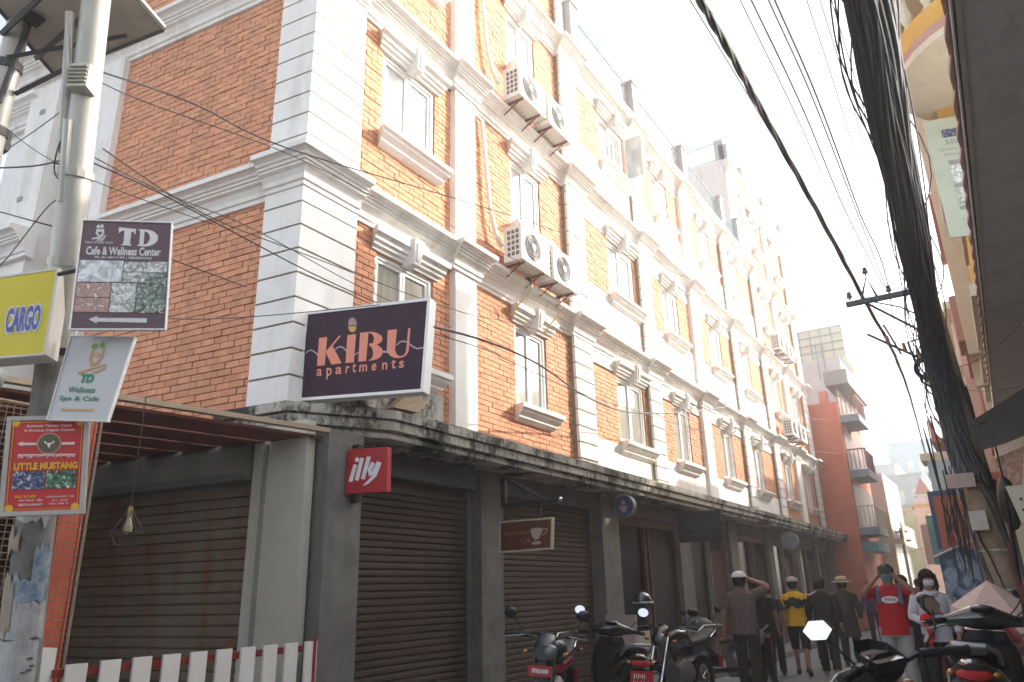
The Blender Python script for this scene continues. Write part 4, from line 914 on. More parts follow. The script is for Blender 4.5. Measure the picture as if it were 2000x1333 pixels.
# hanging lamp
e = empty('hanging_lamp', (2.95, 5.15, 2.0), label='bulb in a wire cage hanging before the rusty shutter', cat='lamp')
L0 = Vector((3.0, 5.12, 0))
MB().tube([(L0.x, L0.y, 3.03), (L0.x, L0.y, 2.22)], .004, 5).build('cord', cablem, e)
MB().tube([(L0.x, L0.y, 2.24), (L0.x, L0.y, 2.17)], [.018, .022], 10).build('socket', M('brass', (.4, .28, .12), None, 5, .4, metal=.7), e)
MB().rings([(L0.x, L0.y, 2.17, .015, .015), (L0.x, L0.y, 2.14, .022, .022), (L0.x, L0.y, 2.10, .033, .033), (L0.x, L0.y, 2.065, .028, .028), (L0.x, L0.y, 2.05, .008, .008)], 12).build('bulb', M('smoky_bulb', (.42, .36, .22), None, 5, .1), e, smooth=True)
m = MB()
for k in range(8):
    a = k*math.pi/4; c, s_ = math.cos(a), math.sin(a); m.tube([(L0.x+c*.02, L0.y+s_*.02, 2.21), (L0.x+c*.11, L0.y+s_*.11, 2.06), (L0.x+c*.07, L0.y+s_*.07, 1.98)], .0035, 4)
for z, rr in ((2.06, .11), (1.98, .07)): m.torus((L0.x, L0.y, z), rr, .0035, 'z', 20, 4)
m.build('cage', M('thin_dark_wire', (.06, .055, .045)), e)

# ------------------------------------------------------------------ right side: overhang, awning, buildings
def plain_building(x0, x1, yf, H, mats, label, floors_, depth=6, yup=None, trim=None, z0=0, balc=(), wn=2, side=True, name='street_building'):
    wallm, winm, trimm = mats
    e = empty(name, ((x0+x1)/2, yf, 0), label=label, cat='building')
    MB().box(x0, x1, yf-depth, yf, z0, H).build('wall', wallm, e); zb = max(3.2, z0+.15)
    MB().box(x0-.02, x1+.02, yf-depth, yf+.12, H, H+.18).build('roof_slab', trimm, e)
    fh = (H-zb+.1)/max(1, floors_)
    for f in range(floors_):
        z = zb+f*fh
        MB().box(x0, x1, yf, yf+.1, z-.15, z-.02).build('string_course', trimm, e)
        for k in range(wn):
            c = x0+(x1-x0)*(k+.5)/wn; w_ = min(.55, (x1-x0)/wn*.3)
            o = MB().box(c-w_, c+w_, yf, yf+.04, z+.75, z+fh-.35).build('window', trimm, e)
            MB().box(c-w_+.06, c-.03, yf+.04, yf+.045, z+.82, z+fh-.42).build('pane', winm, o); MB().box(c+.03, c+w_-.06, yf+.04, yf+.045, z+.82, z+fh-.42).build('pane', winm, o)
        if f in balc:
            MB().box(x0+.1, x1-.1, yf, yf+.55, z-.02, z+.1).build('balcony_slab', trimm, e)
            m = MB()
            m.box(x0+.1, x1-.1, yf+.5, yf+.54, z+.85, z+.9)
            for q in range(int((x1-x0)/.15)): m.box(x0+.12+q*.15, x0+.14+q*.15, yf+.51, yf+.53, z+.1, z+.85)
            m.build('balcony_railing', trimm, e)
    # shop front
    if not z0: MB().box(x0+.2, x1-.2, yf, yf+.03, .1, 2.5).build('shop_front', darkm, e)
    # windows on the end wall toward the camera
    if side:
        for f in range(floors_):
            z = zb+f*fh
            o = MB().box(x0-.04, x0, yf-1.4, yf-.5, z+.75, z+fh-.35).build('window', trimm, e); MB().box(x0-.046, x0-.04, yf-1.34, yf-.56, z+.82, z+fh-.42).build('pane', winm, o)
    return e
ylw = M('yellow_ochre_paint', (.62, .36, .07), (.55, .31, .06), 2, .75, grime=(.4, .25, .1), gamt=.3)
pinkt = M('dusty_pink_trim', (.50, .28, .24), (.42, .24, .2), 3, .75)
cr = M('cream_paint', (.66, .60, .48), (.6, .54, .43), 3, .75, grime=(.4, .36, .3), gamt=.4)
pal = [M('pale_pink_paint', (.60, .40, .36), None, 2, .8), M('pale_yellow_paint', (.62, .56, .30), None, 2, .8), M('light_blue_paint', (.42, .54, .60), None, 2, .8), M('light_grey_paint', (.48, .49, .50), None, 2, .8), M('brick_red_paint', (.42, .14, .09), None, 2, .8), M('teal_paint', (.12, .30, .32), None, 2, .8)]
e = plain_building(8.7, 14.5, -.32, 10.3, (ylw, glassm, cr), 'yellow building with rounded balcony and cream trim, right side behind the cable bundle', 3, wn=3, z0=4.43, depth=1.1)  # unseen depth kept shallow and rear low, to let sun reach the left pole
MB().box(8.7, 14.5, -5.4, -1.43, 4.43, 5.0).build('unseen_low_rear', ylw, e)
# rounded balcony
def half_disc(cx, cy, r_, z0, z1, nm, mt, par, r1=None):
    r1 = r1 or r_; n = 28
    vs = [(cx+r_*math.cos(2*math.pi*i/n), cy+r_*math.sin(2*math.pi*i/n), z0) for i in range(n)]+[(cx+r1*math.cos(2*math.pi*i/n), cy+r1*math.sin(2*math.pi*i/n), z1) for i in range(n)]
    return MB().add(vs, [(i, (i+1) % n, n+(i+1) % n, n+i) for i in range(n)]+[tuple(range(n-1, -1, -1)), tuple(range(n, 2*n))]).build(nm, mt, par)
bx_, by_ = 8.2, -1.0
half_disc(bx_, by_, 1.02, 6.7, 6.78, 'balcony_slab', cr, e); half_disc(bx_, by_, 1.0, 6.78, 6.9, 'balcony_trim', pinkt, e); half_disc(bx_, by_, .98, 6.9, 7.15, 'balcony_band', ylw, e)
bal = MB().rings([(0, 0, 0, .05, .05), (0, 0, .05, .05, .05), (0, 0, .08, .03, .03), (0, 0, .2, .065, .065), (0, 0, .32, .035, .035), (0, 0, .42, .03, .03), (0, 0, .47, .05, .05), (0, 0, .5, .05, .05)], 8).build('baluster', cr, e, smooth=True, org=(0, 0, 0))
for i in range(17):
    a = R(20+i*20); o = bal if i == 0 else inst(bal, e); o.location = Vector((bx_+.9*math.cos(a), by_+.9*math.sin(a), 7.15))-ORG[e.name]
half_disc(bx_, by_, 1.0, 7.65, 7.75, 'balcony_rail', cr, e)
MB().box(8.7, 14.5, -.32, -.18, 6.3, 6.5).build('ledge', cr, e)
MB().box(11.0, 11.2, -.32, -.1, 4.4, 10.3).build('pier', cr, e); MB().box(13.0, 13.15, -.32, -.12, 4.4, 10.3).build('pier', cr, e)
for x in (12.1,): MB().box(x, x+.9, -.32, -.02, 4.9, 5.6).build('planter_box', pinkt, e); 
plain_building(14.6, 18.0, -.2, 8.3, (cr, glassm, pal[4]), 'cream building with red string courses past the yellow one', 2, balc=(0,))
plain_building(18.1, 21.6, .0, 7.3, (pal[0], glassm, cr), 'pale pink building partly hidden by the wrapped pole', 2, balc=(0, 1))
plain_building(21.7, 24.5, .2, 8.2, (cr, glassm, pal[2]), 'cream building with light blue trim, mid street on the right', 2)
plain_building(24.6, 27.6, .5, 7.4, (pal[2], glassm, cr), 'light blue building halfway down the right side', 2)
plain_building(27.7, 33.0, .8, 8.6, (pal[3], glassm, pal[4]), 'grey building with brick red courses down the right side', 2, balc=(0, 1))
plain_building(33.1, 40, 1.2, 9.2, (pal[1], glassm, cr), 'pale yellow building far down the right side', 2)
# low projecting shop fronts
plain_building(20, 20.9, 1.15, 4.3, (pal[2], glassm, cr), 'narrow light blue shop front with a tall white edge strip', 1, depth=1.4, wn=1)
plain_building(45, 52, 3.6, 5.3, (pal[0], glassm, M('orange_trim', (.55, .28, .1))), 'small pink shop house with brown window surrounds', 1, depth=1.4, wn=2)
plain_building(52, 58, 4.7, 5.6, (pal[1], glassm, pal[0]), 'small yellow shop house with pink trim', 1, depth=1.6, wn=1)
# far end of the street
for (x0, x1, y0, y1, H, mt, lb) in ((44, 50, 2.9, 6.2, 6.9, pal[3], 'hazy grey block closing the end of the street'), (52, 60, 4.8, 8.5, 8.6, pal[3], 'hazy stepped grey block above the street end, to the left'), (40, 44, 3.0, 4.4, 5.0, pal[1], 'hazy pale yellow block beside the grey one'),
                                  (39, 43, 2.3, 3.0, 5.3, pal[0], 'hazy pink block with peaked gable at the street end'), (62, 72, 2.0, 6.0, 11.5, pal[2], 'tall hazy bluish block farthest away')):
    x0, x1, y0, y1, H = x0*1.45, x1*1.45, y0*1.45, y1*1.45, (H-1.6)*1.45+1.6
    e = empty('distant_building', (x0, (y0+y1)/2, 0), label=lb, cat='building')
    MB().box(x0, x1, y0, y1, 0, H).build('wall', mt, e); MB().box(x0-.1, x1, y0-.1, y1+.1, H, H+.15).build('roof_slab', pal[3], e)
    if 'gable' in lb: MB().add([(x0, y0, H+.15), (x0, y1, H+.15), (x0, (y0+y1)/2, H+1.3), (x1, y0, H+.15), (x1, y1, H+.15), (x1, (y0+y1)/2, H+1.3)], [(0, 1, 2), (3, 5, 4), (0, 2, 5, 3), (1, 4, 5, 2)]).build('gable_roof', pal[4], e)
    for f in range(int((H-1)//1.9)):
        for k in range(max(1, int((y1-y0)/1.1))):
            c = y0+.55+k*1.1
            if c > y1-.3: continue
            o = MB().box(x0-.05, x0, c-.3, c+.3, 1.4+f*1.9, 2.5+f*1.9).build('window', cr, e); MB().box(x0-.06, x0-.05, c-.24, c+.24, 1.46+f*1.9, 2.44+f*1.9).build('pane', glassm, o)
# orange building and neighbours on the left past the apartment building
orw = M('orange_render', (.64, .19, .11), (.57, .165, .095), 2, .8, grime=(.4, .12, .08), gamt=.4)
e = empty('orange_building', (33, 4.5, 0), label='plain orange red walled building with stacked balconies beyond the brick one', cat='building')
MB().box(31.6, 37, 4.55, 11, 0, 8.6).build('wall', orw, e)
MB().box(31.6, 31.9, 4.9, 5.2, 8.6, 9.1).build('chimney', orw, e)
bluebal = M('grey_blue_balcony', (.20, .27, .31), (.16, .22, .26), 3, .7)
for z in (3.35, 5.55, 7.75):
    MB().box(31.7, 34.2, 3.85, 4.55, z, z+.28).build('balcony_slab', bluebal, e)
    m = MB(); m.box(31.7, 34.2, 3.88, 3.92, z+1.05, z+1.1); m.box(31.7, 31.74, 3.8, 4.5, z+1.05, z+1.1)
    for q in range(13): m.box(31.72+q*.2, 31.75+q*.2, 3.89, 3.91, z+.32, z+1.05)
    for q in range(4): m.box(31.71, 31.73, 3.95+q*.15, 3.98+q*.15, z+.32, z+1.05)
    m.build('balcony_railing', [M('rust_red_rail', (.22, .05, .04)), cr][z < 5], e)
    MB().box(31.75, 36.8, 4.52, 4.56, z+.3, z+1.95).build('dark_opening', M('maroon_wall', (.10, .03, .03)), e)
MB().box(31.8, 35, 4.0, 4.6, 2.75, 3.1).build('awning', pal[5], e)
MB().box(31.62, 36.8, 4.0, 4.9, 9.3, 9.9).build('water_tank', M('grey_tank', (.25, .26, .27)), e)
e = empty('white_rooftop_building', (38, 6, 0), label='white block topped by a shed of translucent roofing sheets, over the orange wall', cat='building')
MB().box(37.2, 42, 4.9, 9.5, 0, 12.0).build('wall', M('bluish_white_paint', (.58, .61, .64), None, 2, .8), e)
sheet = M('translucent_sheet', (.62, .68, .58), (.55, .6, .5), 3, .5)
m = MB().box(37.3, 41, 4.6, 7.6, 12.0, 13.6); m.build('roof_shed', sheet, e)
m = MB()
for q in range(7): m.box(37.26, 37.3, 4.6+q*.5, 4.63+q*.5, 12.0, 13.6)
for z in (12.4, 12.8, 13.2, 13.6): m.box(37.25, 37.3, 4.6, 7.6, z-.015, z+.015)
m.build('shed_rib', grail, e)
for y in (5.6, 5.9): MB().tube([(37.2, y, 11), (37.2, y, 12.8)], .03, 5).build('antenna', grail, e)
plain = [(38, 43.8, 4.1, 6.4, pal[3], 'grey narrow house just past the orange building balconies'), (37.1, 38, 4.0, 4.6, cr, 'small cream fronted house below the grey one')]
for x0, x1, y0, H, mt, lb in plain:
    e = empty('distant_building', (x0, y0, 0), label=lb, cat='building'); MB().box(x0, x1, y0, y0+3, 0, H).build('wall', mt, e); MB().box(x0, x1, y0-.4, y0, 3.2, 3.4).build('balcony_slab', cr, e); MB().box(x0, x1, y0-.4, y0-.36, 3.4, 4.1).build('balcony_rail', M('pinkish_rail', (.5, .35, .33)), e)

# near overhang above the camera's right
slabm = M('rough_grey_soffit', (.76, .74, .70), (.68, .665, .63), 14, .95, bump=.5, grime=(.45, .42, .38), gamt=.6)
e = empty('near_building', (5, -2.5, 0), label='grey rough underside of a building overhang with tiled edge at the right', cat='building')
MB().box(-6, 14.5, -5.5, -.33, 4.2, 4.42).build('overhang_slab', slabm, e)
MB().box(-6, 14.5, -.33, -.305, 4.185, 4.42).build('edge_trim', cr, e); MB().box(-6, 14.5, -.295, -.285, 4.19, 4.3).build('edge_strip', white, e)
MB().box(-6, 14.5, -.303, -.297, 4.2, 4.3).build('edge_gap', blackm, e)
til = MB().add([(0, -.284, .03), (.34, -.284, .03), (.34, -.262, .012), (.17, -.25, .0), (0, -.268, .012), (0, -.284, .06), (.34, -.284, .06), (.34, -.262, .042), (.17, -.25, .03), (0, -.268, .042)], [(0, 1, 2, 3, 4), (5, 9, 8, 7, 6), (0, 5, 6, 1), (1, 6, 7, 2), (2, 7, 8, 3), (3, 8, 9, 4), (4, 9, 5, 0)]).build('roof_tile', M('pink_terracotta_tile', (.68, .44, .37), (.60, .38, .32), 7, .8), e, org=(0, 0, 0))
for i in range(44):
    o = til if i == 0 else inst(til, e); o.location = Vector((-3+i*.35, 0, 4.22))-ORG[e.name]
MB().box(-6, 14.5, -5.5, -2.0, 0, 4.2).build('shop_wall', M('dim_shop_wall', (.16, .13, .10), (.11, .09, .07), 4, .85), e)
for z in (3.55, 3.2, 2.85): MB().box(9.0, 12.6, -1.3, -1.2, z, z+.22).build('cladding_board', M('beige_board', (.34, .27, .19), (.26, .2, .14), 5, .7, streak=.2), e)
# awning
awm = M('black_awning_cloth', (.03, .03, .034), (.02, .02, .023), 6, .85)
e = empty('awning', (9, -.7, 2.9), label='sagging black cloth awning under the grey overhang', cat='awning')
top = [(9.2, .06, 3.18), (9.15, -.25, 3.33), (9.05, -.5, 3.45), (8.9, -1.3, 3.6)]; bot = [(8.8, .0, 2.84), (8.75, -.22, 2.88), (8.7, -.45, 2.95), (8.6, -1.3, 3.05)]
vs = top+bot+[(x+.03, y, z+.03) for x, y, z in top+bot]
MB().add(vs, [(0, 1, 5, 4), (1, 2, 6, 5), (2, 3, 7, 6), (8, 12, 13, 9), (9, 13, 14, 10), (10, 14, 15, 11), (0, 4, 12, 8), (4, 5, 13, 12), (5, 6, 14, 13), (6, 7, 15, 14), (3, 11, 15, 7), (0, 8, 9, 1), (1, 9, 10, 2), (2, 10, 11, 3)]).build('cloth', awm, e)
MB().tube([(9.1, -.02, 3.15), (9.1, -1.3, 3.55)], .012, 6).build('rod', blackm, e)
# vertical banner
P = Panel((8.50, -.16, 6.5), (8.62, -.66, 6.48), (8.62, -.66, 5.03), (8.50, -.16, 5.05))
e = board('hanging_banner', P, 'tall pale green vertical banner with small pictures on the yellow building', 'banner', None, M('pale_green_banner', (.50, .56, .46), None, 2, .6), .02)
m = MB()
for u0, u1, v0, v1, n_ in ((.35, .75, .19, .235, 4), (.2, .85, .265, .285, 10), (.25, .85, .31, .33, 9), (.3, .75, .86, .88, 7), (.35, .65, .90, .92, 5)): scribble(P, u0, u1, v0, v1, .004, m, n_)
m.build('lettering', M('grey_print', (.3, .3, .3)), e)
for v0, v1 in ((.37, .405), (.57, .60), (.76, .785)): P.slab(.3, .85, v0, v1, 0, .004).build('caption_bar', M('grey_print', (.3, .3, .3)), e)
pics(P, e, [(.3, .85, .10, .17, pe), (.3, .85, .42, .56, pa), (.3, .85, .61, .75, pbm)])
# small banner, hanging goods
e = empty('striped_pennant', (8.9, -.25, 2.6), label='pale striped pointed cloth hanging under the awning', cat='banner')
MB().add([(8.9, -.05, 2.75), (8.9, -.36, 2.85), (8.88, -.22, 2.3), (8.93, -.05, 2.75), (8.93, -.36, 2.85), (8.91, -.22, 2.3)], [(0, 1, 2), (3, 5, 4), (0, 2, 5, 3), (1, 4, 5, 2), (0, 3, 4, 1)]).build('cloth', M('striped_cloth', (.6, .48, .36), (.38, .12, .08), 26, .8), e)
e = empty('hanging_bag', (8.7, -.12, 2.1), label='black oval bag hanging beside the concrete pole', cat='bag')
MB().ell((8.7, -.12, 2.3), .09, .09, .26, 12, 8).build('bag_body', blackm, e, smooth=True); MB().tube([(8.7, -.12, 2.5), (8.7, -.12, 2.85)], .01, 5).build('strap', blackm, e)
e = empty('notice_box', (8.6, -.3, 2.0), label='white punched board with a black speaker at the right edge', cat='board')
MB().hexa([(8.6, -.18, 2.1), (8.6, -.55, 2.1), (8.7, -.55, 2.1), (8.7, -.18, 2.1), (8.6, -.12, 2.45), (8.6, -.55, 2.45), (8.7, -.55, 2.45), (8.7, -.12, 2.45)]).build('board', cr, e)
m = MB()
for yy in (-.22, -.3): 
    for zz in (2.15, 2.22, 2.32): m.box(8.59, 8.6, yy-.01, yy+.01, zz-.012, zz+.012)
m.build('hole', blackm, e)
MB().box(8.45, 8.6, -.50, -.32, 2.16, 2.5).build('speaker', blackm, e)
e = empty('red_sign_post', (7.5, -.05, gz(7)), label='thin leaning pole with a dark red box at the right edge', cat='post')
MB().tube([(7.75, .04, gz(7)), (7.5, -.05, 1.6), (7.34, -.09, 2.3)], .016, 8).build('shaft', blackm, e)
MB().box(7.46, 7.56, -.12, -.02, 1.42, 1.56).box(7.48, 7.52, -.05, -.02, 1.56, 1.9).build('red_box', redpan, e)
# pinkish cloth / umbrella and stall
clothm = M('pink_printed_cloth', (.60, .48, .45), (.48, .38, .36), 14, .85, grime=(.55, .3, .25), gamt=.5)
e = empty('market_umbrella', (9.4, .3, gz(9)), label='low tilted pinkish cloth parasol behind the parked motorbikes', cat='umbrella')
m = MB(); c = Vector((9.3, .22, 1.6))
n = 8
vs = [c]; 
for i in range(n):
    a = 2*math.pi*i/n; vs.append(c+Vector((.75*math.cos(a), .62*math.sin(a)-.25, -.42+.18*math.sin(a))))
for i in range(n):
    a = 2*math.pi*i/n; vs.append(c+Vector((.76*math.cos(a), .63*math.sin(a)-.25, -.54+.18*math.sin(a))))
m.add(vs, [(0, 1+i, 1+(i+1) % n) for i in range(n)]+[(1+i, 9+i, 9+(i+1) % n, 1+(i+1) % n) for i in range(n)]); m.build('canopy', clothm, e)
MB().tube([c, (9.3, .2, gz(9))], .018, 8).build('shaft', steel, e)
e = empty('stall_bundle', (8.3, -.35, gz(8)), label='pile of pale wrapped bundles at the right edge behind the red motorbike', cat='bundle')
for (x, y, z, a, b, c_) in ((8.2, -.2, 1.18, .2, .17, .24), (8.4, -.45, 1.3, .2, .2, .24), (8.3, -.1, .85, .25, .22, .3)): MB().ell((x, y, z), a, b, c_, 12, 8).build('wrapped_bundle', clothm, e, smooth=True)
MB().box(8.0, 8.7, -.7, .1, gz(8), .75).build('table', woodm, e)
e = empty('graffiti_board', (11.5, .5, gz(11)), label='blue painted board covered in pale scrawl behind the parasol', cat='board')
MB().box(11.5, 11.56, .05, .75, gz(11)+.3, 2.0).build('board', photo_mat('blue_scrawl', [(.02, .05, .14), (.03, .08, .2), (.05, .12, .28), (.3, .4, .5)], 2.6, 4), e)
MB().tube([(11.45, .8, 1.9), (11.4, .3, 2.1), (11.3, .1, 2.2)], .02, 6).build('stick', steel, e)
# prayer-flag-like hanging goods along the right row
for i, (x, y, z, mt, lb) in enumerate(((16, .75, 2.6, pal[4], 'dark red hanging shop cloth'), (18, .95, 2.9, M('deep_blue_cloth', (.03, .07, .2)), 'deep blue hanging shop banner'), (22, 1.35, 2.7, pal[5], 'teal hanging shop cloth'), (27, 1.9, 2.8, pal[0], 'pink shop banner far down the row'))):
    o = tag(MB().box(x, x+.05, y-.35, y+.2, z-.7, z+.5).build('shop_banner', mt), lb+' on the right side of the street', 'banner')

# concrete pole with wrapped cables
e = empty('cable_pole', (9.8, .1, gz(9.8)), label='concrete pole wrapped in a thick mass of black cables at the right', cat='pole')
pa_ = Vector((9.98, .06, gz(10))); pb_ = Vector((9.42, .22, 5.0))
pa_, pb_ = Vector((9.7, .02, gz(10))), Vector((9.7, .2, 5.1))
concp = M('tan_concrete_pole', (.34, .27, .19), (.22, .17, .12), 9, .9, bump=.6, grime=(.1, .08, .06), gamt=.7)
MB().tube([pa_, pa_.lerp(pb_, .4), pb_], [.16, .15, .11], 14).build('shaft', concp, e, smooth=True)
for z in (1.5, 1.9): c = pa_.lerp(pb_, (z-pa_.z)/(pb_.z-pa_.z)); MB().tube([c-Vector((0, 0, .01)), c+Vector((0, 0, .01))], .163, 14).build('wire_band', steel, e)
c = pa_.lerp(pb_, .42); MB().box(c.x-.28, c.x-.15, c.y+.0, c.y+.16, c.z-.1, c.z+.1).build('meter_box', M('beige_plastic', (.55, .52, .44)), e)
MB().box(c.x-.3, c.x-.2, c.y+.03, c.y+.3, c.z+.35, c.z+.5).build('meter_box', M('pale_pink_box', (.5, .38, .35)), e)
bundm = M('veil_tinted_cable', (.075, .085, .10), (.045, .05, .06), 14, .6)  # black cables; pale blue lens veil put into their colour
e = empty('cable_bundle', (9.0, .2, 3.5), label='huge dark bundle of cables sweeping overhead down to the wrapped pole', cat='cable bundle')
BP = [(1.2, 0.02, 4.6), (2.6, .04, 4.8), (4.05, .05, 4.87), (5.42, .1, 4.80), (7.68, .17, 4.60), (9.0, .22, 4.2), (9.5, .22, 3.6), (9.62, .20, 3.0), (9.6, .18, 2.6)]
V = [Vector(p) for p in BP]; core_ = []
for i in range(len(V)-1):
    p0, p1, p2, p3 = V[max(i-1, 0)], V[i], V[i+1], V[min(i+2, len(V)-1)]
    for k in range(8):
        t = k/8; core_.append(.5*((2*p1)+(p2-p0)*t+(2*p0-5*p1+4*p2-p3)*t*t+(3*p1-p0-3*p2+p3)*t*t*t))
core_.append(V[-1])
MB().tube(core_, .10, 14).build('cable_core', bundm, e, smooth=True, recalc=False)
n = len(core_)
for j in range(64):
    ph = rnd.uniform(0, 6.28); tw = rnd.uniform(-.10, .10); rr = rnd.uniform(.09, .125); pts = []; wob = rnd.uniform(0, 6)
    for i, p in enumerate(core_):
        t = (core_[min(i+1, n-1)]-core_[max(i-1, 0)]).normalized(); a = t.cross(Vector((0, 1, 0))).normalized(); b = a.cross(t)
        th = ph+tw*i; q = rr*(1+.12*math.sin(i*.5+wob)); pts.append(p+a*q*math.cos(th)+b*q*math.sin(th))
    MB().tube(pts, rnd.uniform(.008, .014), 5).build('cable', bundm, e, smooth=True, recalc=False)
for j in range(26):   # strands straying off the bundle
    i0 = rnd.randrange(4, n-14); L_ = rnd.randrange(5, 14); pts = []; s_ = rnd.choice((-1, 1, 1)); am = rnd.uniform(.03, .12)
    for k in range(L_+1):
        p = core_[min(i0+k, n-1)]; q = math.sin(math.pi*k/L_); pts.append(p+Vector((0, s_*(.12+am*q), rnd.uniform(-.01, .01)-.05*q)))
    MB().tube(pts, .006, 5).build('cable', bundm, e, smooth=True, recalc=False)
for j in range(22):   # hanging tangle around the pole
    a = rnd.uniform(0, 6.28); z = rnd.uniform(2.2, 3.9); c = pa_.lerp(pb_, (z-pa_.z)/(pb_.z-pa_.z)); l_ = rnd.uniform(.5, 1.5); rr = rnd.uniform(.13, .2)
    pts = [c+Vector((rr*math.cos(a+.25*k+rnd.uniform(-.1, .1)), rr*math.sin(a+.25*k), -l_*k/6+rnd.uniform(-.05, .05))) for k in range(7)]
    MB().tube(pts, rnd.uniform(.006, .014), 5).build('cable', cablem, e, smooth=True, recalc=False)
# second tangle column behind (left of the pole)
e = empty('hanging_cable_tangle', (11, .4, 2.4), label='ragged curtain of loose hanging cables left of the concrete pole', cat='cable bundle')
for j in range(22):
    x = 10.8+rnd.uniform(-.3, .3); y = .42+rnd.gauss(0, .09); z1 = rnd.uniform(2.4, 3.6); z0 = rnd.uniform(1.5, 2.2); w_ = rnd.uniform(-.12, .12)
    MB().tube([(x, y, z1), (x, y+w_*.5, z1*.7+z0*.3), (x, y+w_, z1*.4+z0*.6), (x, y+w_*.3, z0)], rnd.uniform(.005, .012), 5).build('cable', cablem, e, smooth=True, recalc=False)
MB().tube([(10.8, .22, gz(11)), (10.8, .34, 4.5)], .04, 10).build('thin_post', polem, e)
# cross arm
ironm = M('dark_painted_iron', (.05, .06, .065), None, 8, .5)
e = empty('crossarm', (9.6, .7, 4.9), label='steel crossarm with A-shaped bracket and insulators on the cable pole', cat='crossarm')
MB().box(9.58, 9.64, .22, 1.08, 4.90, 4.96).build('beam', ironm, e)
MB().tube([(9.61, .72, 4.96), (9.61, .80, 5.24), (9.61, .90, 4.96)], .018, 5).build('a_frame', ironm, e)
MB().tube([(9.61, .85, 4.9), (9.65, .3, 4.40)], .016, 5).tube([(9.61, .88, 4.95), (9.65, .5, 4.78), (9.65, .28, 4.6)], .01, 5).build('strut', ironm, e)
ins = M('brown_insulator', (.12, .09, .09), None, 8, .3)
for y, z in ((1.03, 4.98), (.58, 4.96), (.80, 5.26)): MB().rings([(9.61, y, z, .012, .012), (9.61, y, z+.03, .012, .012), (9.61, y, z+.035, .035, .035), (9.61, y, z+.06, .035, .035), (9.61, y, z+.065, .02, .02), (9.61, y, z+.085, .03, .03), (9.61, y, z+.11, .02, .02)], 10).build('insulator', ins, e, smooth=True)
e = empty('square_bracket', (9.5, .4, 4.1), label='square steel bracket frame holding the coiled cable', cat='bracket')
MB().tube([(9.5, .22, 4.32), (9.5, .49, 4.28), (9.5, .42, 3.78), (9.5, .34, 3.70)], .014, 5).build('frame', ironm, e)
e = empty('cable_coil', (9.45, .36, 3.7), label='thick round coil of black cable hung on the wrapped pole', cat='cable coil')
for j in range(9): MB().torus((9.45+rnd.uniform(-.04, .04), .34+rnd.uniform(-.012, .012), 3.92+rnd.uniform(-.012, .012)), .125+rnd.uniform(-.02, .02), .012, 'x', 28, 6).build('cable_turn', cablem, e, smooth=True, recalc=False)
e = empty('crossarm', (10.8, .6, 4.4), label='smaller tilted crossarm with insulators left of the cable coil', cat='crossarm')
MB().tube([(10.8, 1.02, 4.86), (10.8, .32, 4.30)], .018, 5).build('beam', ironm, e); MB().tube([(10.8, .80, 4.95), (10.8, .66, 4.50)], .015, 5).build('strut', ironm, e)
for y, z in ((.78, 4.72), (.60, 4.58), (.45, 4.46)): MB().tube([(10.8, y, z-.06), (10.8, y+.01, z+.07)], [.03, .022], 7).build('insulator', ins, e)
e = empty('far_pole', (40, 3.9, 0), label='smaller dark pole with crossarm before the yellow block', cat='pole')
MB().tube([(38, 3.75, 0), (38, 3.75, 3.9)], .07, 8).build('shaft', polem, e); MB().box(37.95, 38.0, 3.4, 4.2, 3.3, 3.4).build('beam', ironm, e); MB().box(37.95, 38.0, 3.5, 4.0, 3.7, 3.78).build('beam', ironm, e)

# ------------------------------------------------------------------ motorbikes
def wheel(par, x, r, w_, lab=None):
    t = MB().torus((x, 0, r), r-w_*.5, w_*.5, 'y', 28, 10).build('wheel', rubber, par, smooth=True)
    m = MB().torus((x, 0, r), r-w_*1.05, w_*.16, 'y', 24, 6)
    for k in range(5):
        a = k*2*math.pi/5; m.tube([(x, 0, r), (x+(r-w_)*math.cos(a), 0, r+(r-w_)*math.sin(a))], w_*.14, 6)
    m.tube([(x, -w_*.5, r), (x, w_*.5, r)], .035, 10); m.build('rim', chrome if r > .27 else M('grey_alloy', (.28, .28, .29), None, 5, .35, metal=.6), t); return t
def mirror(par, x, y, z, side, r=.055, shape='round', stem_to=None, gl=None, tilt=0, yaw=0, oval=1.25):
    m = MB().tube([stem_to, (stem_to[0]-.02, (stem_to[1]*.4+y*.6), (stem_to[2]*.5+z*.5)), (x, y, z-.01)], .006, 6); st = m.build('mirror_stem', blackm, par, smooth=True)
    n = 6 if shape == 'hex' else 18; ca, sa = math.cos(yaw), math.sin(yaw)
    def ring(rr, dx, k=1): 
        out = []
        for i in range(n):
            a = 2*math.pi*i/n+(0 if shape == 'hex' else 0); py, pz = rr*oval*math.cos(a), rr*math.sin(a); px = dx+pz*tilt
            out.append((x+px*ca-py*sa, y+px*sa+py*ca, z+pz))
        return out
    vs = ring(r*.55, .045)+ring(r*1.0, .02)+ring(r*1.06, 0)+ring(r*.92, -.003)
    MB().add(vs, [tuple(range(n))]+[(q*n+i, q*n+(i+1) % n, (q+1)*n+(i+1) % n, (q+1)*n+i) for q in range(3) for i in range(n)]).build('mirror_shell', blackm, st, smooth=shape != 'hex')
    MB().add(ring(r*.93, -.004), [tuple(range(n))]).build('mirror_glass', gl or mirrorm, st, recalc=False)
